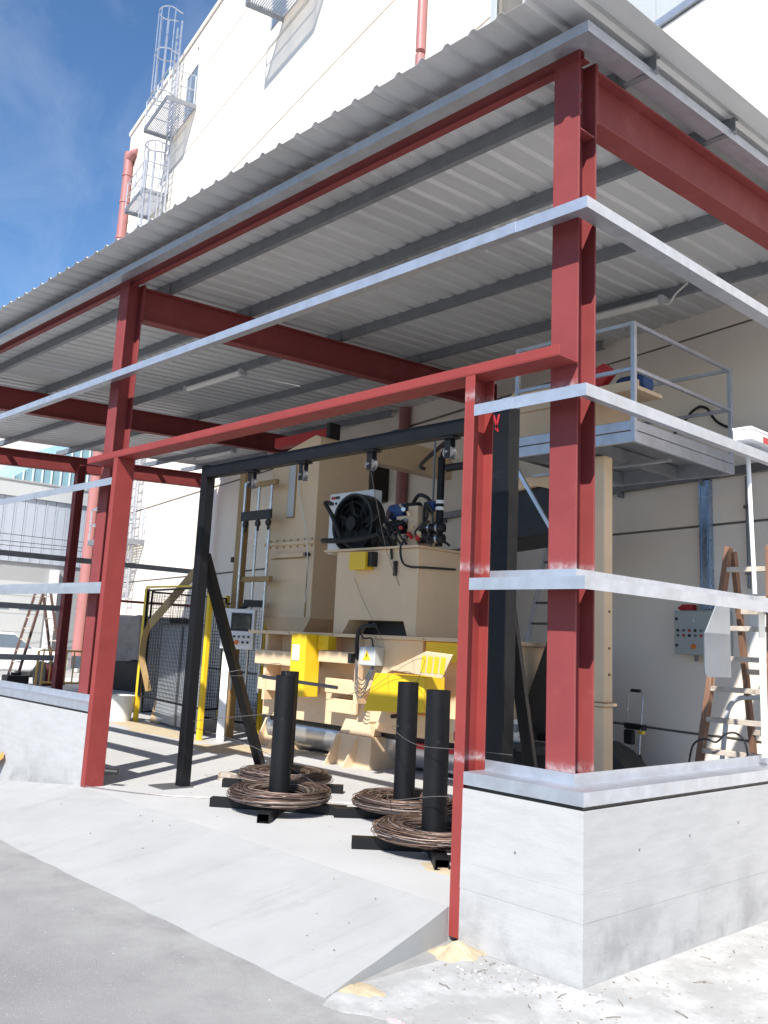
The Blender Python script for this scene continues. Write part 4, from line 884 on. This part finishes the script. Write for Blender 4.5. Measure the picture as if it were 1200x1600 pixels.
# conveyor head on the platform
cv = thing('conveyor_head', 'beige conveyor housing with red belt guard and blue motor on the platform', 'conveyor')
MB().prism([(-3.62, 3.87), (-2.45, 3.87), (-2.45, 4.5), (-3.45, 4.62), (-3.55, 4.55), (-3.62, 4.38)], 'y', 3.7, 4.5).build('housing', 'beige', cv, bev=0.02)
MB().box(-3.66, -2.43, 3.67, 4.53, 4.32, 4.36).build('flange', 'beige', cv)
MB().box(-2.44, -1.85, 3.62, 4.1, 4.33, 4.37).build('motor_plate', 'beige', cv); MB().box(-2.44, -1.85, 3.62, 3.65, 4.371, 4.43).build('plate_lip', 'beige', cv)
MB().prism([(-2.85, 4.40), (-2.42, 4.40), (-2.20, 4.62), (-2.32, 4.72), (-2.85, 4.55)], 'y', 3.72, 3.84).build('belt_guard', 'redp', cv, bev=0.02)
mt = MB().tube([(-2.25, 3.95, 4.48), (-1.92, 3.95, 4.48)], 0.10, 18).build('motor', 'blue', cv, smooth=True)
for k_ in range(8): MB().tube([(-2.22 + k_ * 0.035, 3.95, 4.48), (-2.21 + k_ * 0.035, 3.95, 4.48)], 0.112, 18).build('cooling_fin', 'blue', mt, smooth=True)
# aluminium ladder leaning behind
al = thing('aluminium_ladder', 'aluminium ladder leaning against the wall behind the right black post', 'ladder')
a0, a1 = Vector((-5.0, 5.5, FZ)), Vector((-4.75, 6.35, 4.0)); wd = Vector((0.42, -0.05, 0))
for w_ in (0, 1): MB().bar(a0 + wd * w_, a1 + wd * w_, 0.03, 0.09, (0, -1, 0.2)).build('stile', 'alu', al, bev=0.003)
for k_ in range(13):
    c_ = a0.lerp(a1, (k_ + 0.6) / 13.5); MB().cyl(c_, c_ + wd, 0.017, 8).build('rung', 'steeld', al, smooth=True)
# spare drive rollers behind the right post
dr_ = thing('roller_unit', 'low black roller unit with two chrome discs behind the right black brace', 'machine part', (-3.05, 3.2, 0))
box('stand', 'black', dr_, -0.35, 0.45, -0.1, 0.3, FZ, 0.72, 0.01); box('bed', 'blackp', dr_, -0.42, 0.5, -0.14, 0.34, 0.722, 0.80, 0.006)
for x in (-0.10, 0.12):
    MB().cyl((x, -0.06, 0.93), (x, 0.02, 0.93), 0.085, 22).build('disc', 'steel', dr_, smooth=True); MB().cyl((x, -0.075, 0.93), (x, -0.059, 0.93), 0.04, 16).build('hub', 'steeld', dr_, smooth=True); MB().box(x - 0.06, x + 0.06, -0.03, 0.0, 0.801, 0.85).build('bearing', 'steel', dr_)
bx = thing('dark_hood', 'large black hood leaning behind the right diagonal brace', 'machine part', (-3.75, 4.5, 0))
MB().hexa([(-0.5, 0, FZ), (0.4, -0.05, FZ), (0.4, 0.4, FZ), (-0.5, 0.4, FZ), (0.15, 0.1, 1.95), (0.4, 0.1, 2.0), (0.4, 0.35, 2.0), (0.15, 0.35, 1.95)]).build('cover', 'blackp', bx, bev=0.03)
bh = thing('dark_housing', 'black housing hanging under the left part of the raised platform', 'machine part')
MB().prism([(-4.35, 3.62), (-3.05, 3.62), (-3.05, 3.30), (-3.15, 3.0), (-4.35, 2.9)], 'y', 4.1, 4.9).build('cover', 'blackp', bh, bev=0.02)
MB().prism([(-4.0, 3.64), (-3.02, 3.64), (-3.02, 3.44), (-3.4, 3.54), (-4.0, 3.48)], 'y', 4.02, 4.09).build('lip', 'beige', bh)
cr_ = thing('floor_crate', 'red and white crate of tools on the floor behind the ledge corner', 'crate', (-2.55, 2.7, FZ))
MB().box(-0.3, 0.3, -0.15, 0.15, 0, 0.10).build('tray', 'redp', cr_, bev=0.01); MB().bar((-0.35, -0.1, 0.15), (0.3, -0.05, 0.24), 0.03, 0.04).build('bar', 'white', cr_); MB().bar((-0.2, 0.1, 0.12), (0.35, 0.05, 0.18), 0.05, 0.03).build('bar', 'steel', cr_)
# ---- against the wall on the right
def onwall(x, z, off=0.0):
    p = WF @ Vector((lx(x), -off, z)); return p
cb = thing('control_cabinet', 'grey electrical cabinet with rows of buttons on the right wall', 'cabinet', (*onwall(-2.42, 0)[:2], 0), -WA)
MB().box(-0.34, 0.34, -0.20, -0.005, 1.73, 2.25).build('enclosure', 'grey', cb, bev=0.008)
dd = MB().box(-0.325, 0.325, -0.212, -0.201, 1.745, 2.235).build('door', 'grey', cb, bev=0.004)
for z in (2.15, 1.84): MB().cyl((-0.29, -0.222, z), (-0.29, -0.212, z), 0.018, 12).build('lock', 'blackp', dd)
for k_ in range(6):
    for j, z in enumerate((2.015, 1.955)):
        MB().cyl((-0.27 + k_ * 0.085, -0.228, z), (-0.27 + k_ * 0.085, -0.212, z), 0.016, 10).build('button', ['blackp', 'steeld', 'redp'][(k_ + j) % 3], dd)
MB().cyl((-0.04, -0.235, 1.83), (-0.04, -0.212, 1.83), 0.03, 14).build('main_switch', 'orange', dd); MB().cyl((-0.04, -0.215, 2.13), (-0.04, -0.2121, 2.13), 0.012, 10).build('pilot_lamp', 'white', dd)
for x in (-0.1, 0.25): MB().cyl((x, -0.1, 1.66), (x, -0.1, 1.73), 0.025, 10).build('cable_gland', 'steeld', cb)
rl = thing('red_lamp', 'small red siren lying on top of the grey cabinet', 'lamp', (*onwall(-2.6, 0, 0.1)[:2], 2.251), -WA)
MB().prism([(-0.16, 0.03), (-0.10, 0.0), (0.06, 0.005), (0.06, 0.075), (-0.08, 0.075)], 'y', -0.05, 0.05).build('body', 'redp', rl, bev=0.01)
ct = thing('cable_trunking', 'bluish metal cable trunking running up the wall above the cabinet', 'trunking', (*onwall(-2.40, 0)[:2], 0), -WA)
MB().box(-0.075, 0.075, -0.075, -0.004, 2.27, 3.82).build('duct', 'trunk', ct, bev=0.004)
for s_ in (-1, 1): MB().box(s_ * 0.045 - 0.004, s_ * 0.045 + 0.004, -0.083, -0.076, 2.27, 3.82).build('lip', 'trunk', ct)
cd = thing('conduit', 'thin grey steel conduit on the wall right of the trunking', 'conduit', (*onwall(-1.82, 0)[:2], 0), -WA)
MB().cyl((0, -0.05, 2.5), (0, -0.05, 3.8), 0.02, 10).build('pipe', 'steeld', cd, smooth=True); MB().box(-0.035, 0.035, -0.075, -0.004, 3.42, 3.46).build('clip', 'steeld', cd); MB().box(-0.035, 0.035, -0.075, -0.004, 2.66, 2.70).build('clip', 'steeld', cd)
bu = thing('wall_speaker_box', 'tall black box on the back wall behind the fan', 'box', (*onwall(-10.0, 0)[:2], 0), -WA)
MB().box(-0.42, 0.42, -0.35, -0.005, 4.32, 5.45).build('enclosure', 'blackp', bu, bev=0.02); MB().box(-0.36, 0.36, -0.362, -0.351, 4.4, 5.37).build('front', 'rubber', bu)
# hanging cables under the roof on the wall
wc = thing('wall_cable', 'dark cable looped along the wall above the platform', 'cable')
tube('cable', 'rubber', wc, spline([onwall(-3.6, 4.35, 0.06), onwall(-2.9, 4.45, 0.06), onwall(-2.55, 4.72, 0.06), onwall(-2.35, 4.72, 0.06), onwall(-2.1, 4.45, 0.06), onwall(-1.2, 4.1, 0.06)]), 0.018, 6)
# wooden stepladder
wl = thing('wooden_stepladder', 'paint-splashed wooden stepladder standing on the right near the cabinet', 'ladder')
FB = [Vector((-1.34, 3.6, FZ)), Vector((-0.62, 3.65, FZ))]; FT = [Vector((-1.12, 4.0, 2.74)), Vector((-0.74, 4.02, 2.74))]
BB = [Vector((-1.14, 4.55, FZ)), Vector((-0.42, 4.55, FZ))]; BT = [Vector((-1.10, 4.05, 2.70)), Vector((-0.72, 4.07, 2.70))]
for i in (0, 1):
    MB().bar(FB[i], FT[i], 0.05, 0.085, (0, 1, 0)).build('front_rail', 'wood', wl, bev=0.005); MB().bar(BB[i], BT[i], 0.045, 0.07, (0, 1, 0)).build('back_rail', 'wood', wl, bev=0.005)
for k_ in range(9):
    t = 0.06 + k_ * 0.107; MB().bar(FB[0].lerp(FT[0], t), FB[1].lerp(FT[1], t), 0.07, 0.045).build('tread', 'woodpale', wl, bev=0.004)
for k_ in range(4):
    t = 0.12 + k_ * 0.22; MB().bar(BB[0].lerp(BT[0], t), BB[1].lerp(BT[1], t), 0.035, 0.05).build('back_rung', 'woodpale', wl, bev=0.003)
# things fixed between the side rails
box('flat_strip', 'offwhite', None, -0.10, -0.094, 2.34, 2.44, 1.025, 2.05, 0.001); tag(bpy.data.objects['flat_strip'], 'pale flat strip standing between ledge and rail beside the wooden stepladder', 'strip')
tag(tube('white_rod', 'white', None, [(-0.10, 2.30, 2.18), (-0.10, 2.25, 3.22)], 0.016, 10), 'thin white rod between the two upper side rails at right', 'rod')
shp = [(2.02, 1.60), (2.05, 1.57), (2.42, 1.57), (2.42, 2.10), (2.22, 2.10), (2.02, 1.86)]
MB().prism(shp, 'x', -0.36, -0.352).build('grey_sheet', 'panel', None); tag(bpy.data.objects['grey_sheet'], 'pale grey plastic sheet hung behind the flat strip on the right', 'sheet')
nb = thing('notice_board', 'white sheets of paper fixed on the wall behind the wooden stepladder', 'notice', (*onwall(-1.55, 0)[:2], 0), -WA)
MB().box(-0.32, 0.0, -0.02, -0.004, 1.72, 2.45).build('sheet', 'white', nb); MB().box(0.05, 0.45, -0.02, -0.004, 1.6, 2.3).build('sheet', 'white', nb)
# carton on the side rail
ob = thing('carton', 'small white box with red stripe resting on the side rail at right', 'box', (-0.075, 2.3, 3.296), 0)
MB().box(-0.07, 0.07, -0.19, 0.30, 0.0, 0.075).build('body', 'white', ob, bev=0.004); MB().box(-0.075, 0.075, -0.195, 0.305, 0.0755, 0.095).build('lid', 'white', ob, bev=0.004)
MB().box(0.0705, 0.072, 0.0, 0.28, 0.0, 0.05).build('stripe', 'redp', ob)
# folding trolley and black machine by the wall
tr = thing('hand_trolley', 'folding luggage trolley with black grip leaning at the wall', 'trolley', (*onwall(-3.22, 0, 0.35)[:2], FZ), -WA)
tube('handle', 'steel', tr, [(-0.12, -0.1, 0.1), (-0.12, 0, 1.0), (-0.105, 0.003, 1.06), (-0.06, 0.005, 1.08), (0.06, 0.005, 1.08), (0.105, 0.003, 1.06), (0.12, 0, 1.0), (0.12, -0.1, 0.1)], 0.011, 8)
tube('grip', 'rubber', tr, [(-0.07, 0.005, 1.08), (0.07, 0.005, 1.08)], 0.02, 10); MB().box(-0.15, 0.15, -0.05, 0.03, 0.62, 0.69).build('cross_piece', 'blackp', tr, bev=0.008); MB().box(-0.14, 0.0, -0.07, 0.0, 0.44, 0.615).build('latch', 'blackp', tr, bev=0.02)
MB().box(0.09, 0.15, -0.06, 0.0, 0.58, 0.615).build('clip', 'yellow', tr)
for x in (-0.16, 0.19): MB().cyl((x - 0.02, -0.02, 0.09), (x + 0.02, -0.02, 0.09), 0.09, 16).build('wheel', 'rubber', tr, smooth=True)
MB().bar((0.1, -0.08, 0.32), (0.24, -0.12, 0.1), 0.05, 0.08).build('foot_plate', 'blackp', tr)
bmh = thing('floor_machine', 'low black machine with sloping cover on the floor beside the beige column', 'machine', (-3.05, 5.1, FZ))
MB().prism([(-0.55, 0), (0.50, 0), (0.42, 0.16), (0.10, 0.44), (-0.1, 0.52), (-0.55, 0.50)], 'y', -0.25, 0.25).build('cover', 'blackp', bmh, bev=0.03); MB().box(-0.25, -0.18, -0.262, -0.251, 0.2, 0.42).build('label_plate', 'lgrey', bmh)
hs = thing('garden_hose', 'black hose draped over a low tread of the right wooden stepladder', 'hose')
tube('hose', 'rubber', hs, spline([(-1.36, 3.62, 0.72), (-1.30, 3.6, 0.93), (-1.18, 3.58, 1.0), (-1.08, 3.60, 0.985), (-1.0, 3.62, 1.06), (-0.92, 3.66, 1.07), (-0.86, 3.7, 0.98), (-0.84, 3.72, 0.7)]), 0.009, 8)
sk = thing('sack_barrow', 'pale tubular barrow frame behind the wooden stepladder', 'barrow')
tube('frame', 'lgrey', sk, spline([(-1.35, 4.1, FZ), (-1.3, 4.2, 1.0), (-1.26, 4.25, 1.28), (-1.1, 4.3, 1.36), (-0.75, 4.35, 1.30), (-0.66, 4.3, 0.9), (-0.8, 4.1, FZ)]), 0.024, 8)
# ================================================================== far left yard
lf = thing('wooden_stepladder', 'dark wooden stepladder standing open in the far left yard', 'ladder')
T = Vector((-20.9, 5.98, 2.72))
for s_, ys in ((-1, -0.62), (1, 0.75)):
    for d_ in (-0.14, 0.14):
        MB().bar((-20.9 + d_ * 1.5, 5.98 + ys + d_ * 0.3, 0.03), (-20.9 + d_, 5.98 + d_ * 0.3 + s_ * 0.06, 2.72), 0.05, 0.06).build('rail', 'wooddark', lf)
    for k_ in range(9):
        t = 0.06 + k_ * 0.105
        pa = Vector((-20.9 - 0.21, 5.98 + ys - 0.042, 0.03)).lerp(Vector((-21.04, 5.98 - 0.042 + s_ * 0.06, 2.72)), t); pb = Vector((-20.9 + 0.21, 5.98 + ys + 0.042, 0.03)).lerp(Vector((-20.76, 5.98 + 0.042 + s_ * 0.06, 2.72)), t)
        MB().bar(pa, pb, 0.03, 0.03).build('rung', 'woodpale', lf)
bar_ = thing('crowd_barrier', 'small yellow crowd barrier with white plate by the left red column', 'barrier')
B0, B1 = Vector((-19.0, 5.35, 0)), Vector((-18.55, 6.5, 0))
def bp_(t, z): p = B0.lerp(B1, t); return (p.x, p.y, z)
tube('frame', 'barrier', bar_, [bp_(0, 0.02), bp_(0, 1.12), bp_(1, 1.12), bp_(1, 0.02)], 0.03, 8); tube('bottom_rail', 'barrier', bar_, [bp_(0, 0.36), bp_(1, 0.36)], 0.025, 8)
for k_ in range(1, 7): tube('bar', 'barrier', bar_, [bp_(k_ / 7, 0.36), bp_(k_ / 7, 1.12)], 0.018, 6)
MB().bar(bp_(0.52, 0.86), bp_(0.76, 0.86), 0.01, 0.30).build('plate', 'white', bar_)
tube('side_leg', 'barrier', bar_, [(-19.3, 5.35, 0.02), (-19.3, 5.35, 1.08), (-19.0, 5.35, 1.12)], 0.03, 8)
bb_ = thing('black_case', 'small black case on the ground left of the crowd barrier', 'case', (-20.4, 5.3, 0)); MB().box(-0.2, 0.2, -0.28, 0.28, 0.02, 0.45).build('body', 'blackp', bb_, bev=0.03); MB().box(-0.03, 0.03, -0.12, 0.12, 0.45, 0.5).build('handle', 'rubber', bb_, bev=0.01)
vn = thing('parked_car', 'white car partly seen beyond the far left rails', 'car', (-25.0, 6.4, 0), R(84))
MB().prism([(-2.0, 0.35), (2.0, 0.35), (2.05, 0.7), (1.85, 0.98), (0.95, 1.02), (0.35, 1.45), (-1.3, 1.48), (-1.95, 1.0)], 'y', -0.85, 0.85).build('body', 'white', vn, bev=0.12, seg=3)
MB().prism([(0.9, 1.03), (0.36, 1.40), (-1.25, 1.42), (-1.7, 1.03)], 'y', -0.862, 0.862).build('side_window', 'glass', vn)
for x in (-1.3, 1.3):
    for y in (-0.78, 0.78):
        wq = MB().cyl((x, y - 0.1, 0.32), (x, y + 0.1, 0.32), 0.32, 20).build('wheel', 'rubber', vn, smooth=True); MB().cyl((x, y - 0.105, 0.32), (x, y + 0.105, 0.32), 0.19, 16).build('rim', 'steel', wq)
rd = thing('hose_reel', 'red drum with black rim on the ground behind the yellow barrier', 'drum', (-20.6, 6.15, 0.0))
MB().cyl((0.0, -0.12, 0.42), (0.0, 0.12, 0.42), 0.30, 24).build('drum', 'redp', rd, smooth=True); MB().cyl((0, -0.16, 0.42), (0, -0.121, 0.42), 0.38, 24).build('rim', 'blackp', rd, smooth=True); MB().cyl((0, 0.121, 0.42), (0, 0.16, 0.42), 0.38, 24).build('rim', 'blackp', rd, smooth=True); MB().box(-0.2, 0.2, -0.15, 0.15, 0, 0.12).build('base', 'blackp', rd)
tp = thing('covered_pallet', 'tall load under a brown tarpaulin beyond the white bucket', 'tarpaulin', (-18.9, 8.0, 0), R(5))
rr = random.Random(3); b = MB(); n = 36; zs = [0.95, 1.1, 1.4, 1.7, 1.95, 2.05]
for i, z in enumerate(zs):
    for j in range(n):
        a = 2 * math.pi * j / n; sx = 0.95 * (abs(math.cos(a)) ** 0.35) * (1 if math.cos(a) > 0 else -1); sy = 0.85 * (abs(math.sin(a)) ** 0.35) * (1 if math.sin(a) > 0 else -1)
        q = 1 + 0.05 * math.sin(7 * a + i * 0.4) + rr.uniform(-0.012, 0.012) - (0.04 if i == 5 else 0)
        b.v.append((sx * q, sy * q, z + 0.03 * math.sin(5 * a)))
for i in range(len(zs) - 1):
    for j in range(n): b.f.append((i * n + j, i * n + (j + 1) % n, (i + 1) * n + (j + 1) % n, (i + 1) * n + j))
b.f.append(tuple((len(zs) - 1) * n + j for j in range(n))); b.build('tarpaulin', 'tarp', tp, smooth=True)
MB().box(-0.8, 0.8, -0.7, 0.7, 0.05, 1.0).build('load', 'blackp', tp, bev=0.02)
gb = thing('steel_bin', 'blue-grey steel panel bin standing behind the yellow fence post', 'bin', (-13.2, 5.4, FZ)); MB().box(-0.4, 0.35, -0.35, 0.3, 0.0, 1.72).build('body', 'steeld', gb, bev=0.01); MB().box(-0.42, 0.37, -0.37, 0.32, 1.725, 1.78).build('rim', 'steeld', gb, bev=0.006)
# overhead cables in the yard
for k_, z in enumerate((4.98, 4.75, 4.62, 4.35)):
    tag(tube('overhead_cable', 'rubber', None, arc((-30.0, -6, z + 0.15), (-31.2, 11.9, z), 0.1 + 0.05 * k_, 12), 0.012, 5), ['uppermost', 'second', 'third', 'lowest'][k_] + ' thin cable strung across the white ribbed unit', 'cable', 'cables across the far unit')
# ================================================================== foreground bits
mound('sand_heap', -0.74, -0.13, 0.17, 0.13, 0.07, 'sand', 11, 0.004, 'small heap of yellow sand in the corner between ramp and wall', 'sand')
mound('sand_heap', -0.66, -0.95, 0.16, 0.09, 0.012, 'sand', 12, 0.004, 'thin spill of yellow sand at the toe of the ramp', 'sand')
mound('paint_mark', -0.27, -1.08, 0.045, 0.035, 0.0015, 'pink', 14, 0.005, 'pink paint mark on the ground at the bottom edge', 'paint mark')
rr = random.Random(21)
def bits(name, n, pos, size, m, label, cat, flat=0.5, twig=False):
    b = MB()
    for i in range(n):
        x, y, z = pos(); s_ = size * rr.uniform(0.4, 1.5); a = rr.uniform(0, 6.28)
        if twig:
            l_ = s_ * 4; p = Vector((x, y, z + 0.004)); q = p + Vector((math.cos(a) * l_, math.sin(a) * l_, rr.uniform(0, 0.01))); mid = p.lerp(q, 0.5) + Vector((rr.uniform(-1, 1), rr.uniform(-1, 1), 0.2)) * l_ * 0.12
            b.tube([p, mid, q], s_ * 0.10, 4)
        else:
            k = len(b.v); n_ = 6
            for zz, f_ in ((0, 1.0), (s_ * flat, rr.uniform(0.4, 0.8))):
                for j in range(n_):
                    t = a + 2 * math.pi * j / n_; q = s_ * f_ * rr.uniform(0.65, 1.2); b.v.append((x + q * math.cos(t), y + q * math.sin(t) * 0.7, z + zz))
            for j in range(n_): b.f.append((k + j, k + (j + 1) % n_, k + n_ + (j + 1) % n_, k + n_ + j))
            b.f.append(tuple(k + n_ + j for j in range(n_)))
    o = b.build(name, m, None); return tag(o, label, cat, kind='stuff')
def near_wall():
    if rr.random() < 0.4: return (rr.uniform(-0.7, 0.1), -0.03 - abs(rr.gauss(0, 0.25)), 0.004)
    return (0.03 + abs(rr.gauss(0, 0.22)), rr.uniform(-0.4, 3.2), 0.004)
def apron_pos(): return (rr.uniform(-0.6, 1.6), rr.uniform(-1.1, 2.5), 0.004) if rr.random() < 0.6 else near_wall()
def ap2():
    while True:
        p = apron_pos()
        if not (p[0] < 0.02 and p[1] > -0.02): return p
bits('plaster_crumbs', 110, ap2, 0.009, 'lump', 'white plaster crumbs scattered at the foot of the corner wall', 'debris', 0.4)
bits('dirt_crumbs', 200, ap2, 0.006, 'dirt', 'brown dirt crumbs scattered on the pale ground at right', 'debris', 0.6)
bits('twigs', 45, ap2, 0.014, 'dirt', 'dry twigs scattered along the foot of the side wall', 'debris', twig=True)
bits('gravel', 150, lambda: (rr.uniform(-6, 1.5), rr.uniform(-4.2, -1.35), 0.0), 0.004, 'grit', 'pale grit scattered over the asphalt', 'gravel', 0.6)
def ramp_pos():
    x = rr.uniform(-5.5, -1.0); y = rr.uniform(-1.1, -0.1); s_ = -y / 1.24; return (x, y, FZ - 0.004 + (-0.012 - FZ) * s_ ** 0.94 + 0.004)
bits('ramp_grit', 26, ramp_pos, 0.007, 'dirt', 'few dark crumbs on the concrete ramp', 'debris', 0.6)
bits('floor_grit', 160, lambda: (rr.uniform(-7, -1), rr.uniform(0.3, 3.2), FZ), 0.005, 'dirt', 'small crumbs on the concrete floor around the wire coils', 'debris', 0.6)
lfo = MB().add([(-7.75, -0.05, 0.12), (-7.62, -0.10, 0.16), (-7.55, -0.04, 0.24), (-7.60, -0.03, 0.30), (-7.72, -0.04, 0.24)], [(0, 1, 2, 3, 4)]).build('dry_leaf', 'leaf', None); q = lfo.modifiers.new('s', 'SOLIDIFY'); q.thickness = 0.004
tag(lfo, 'orange dry leaf at the foot of the front wall on the far left', 'leaf')
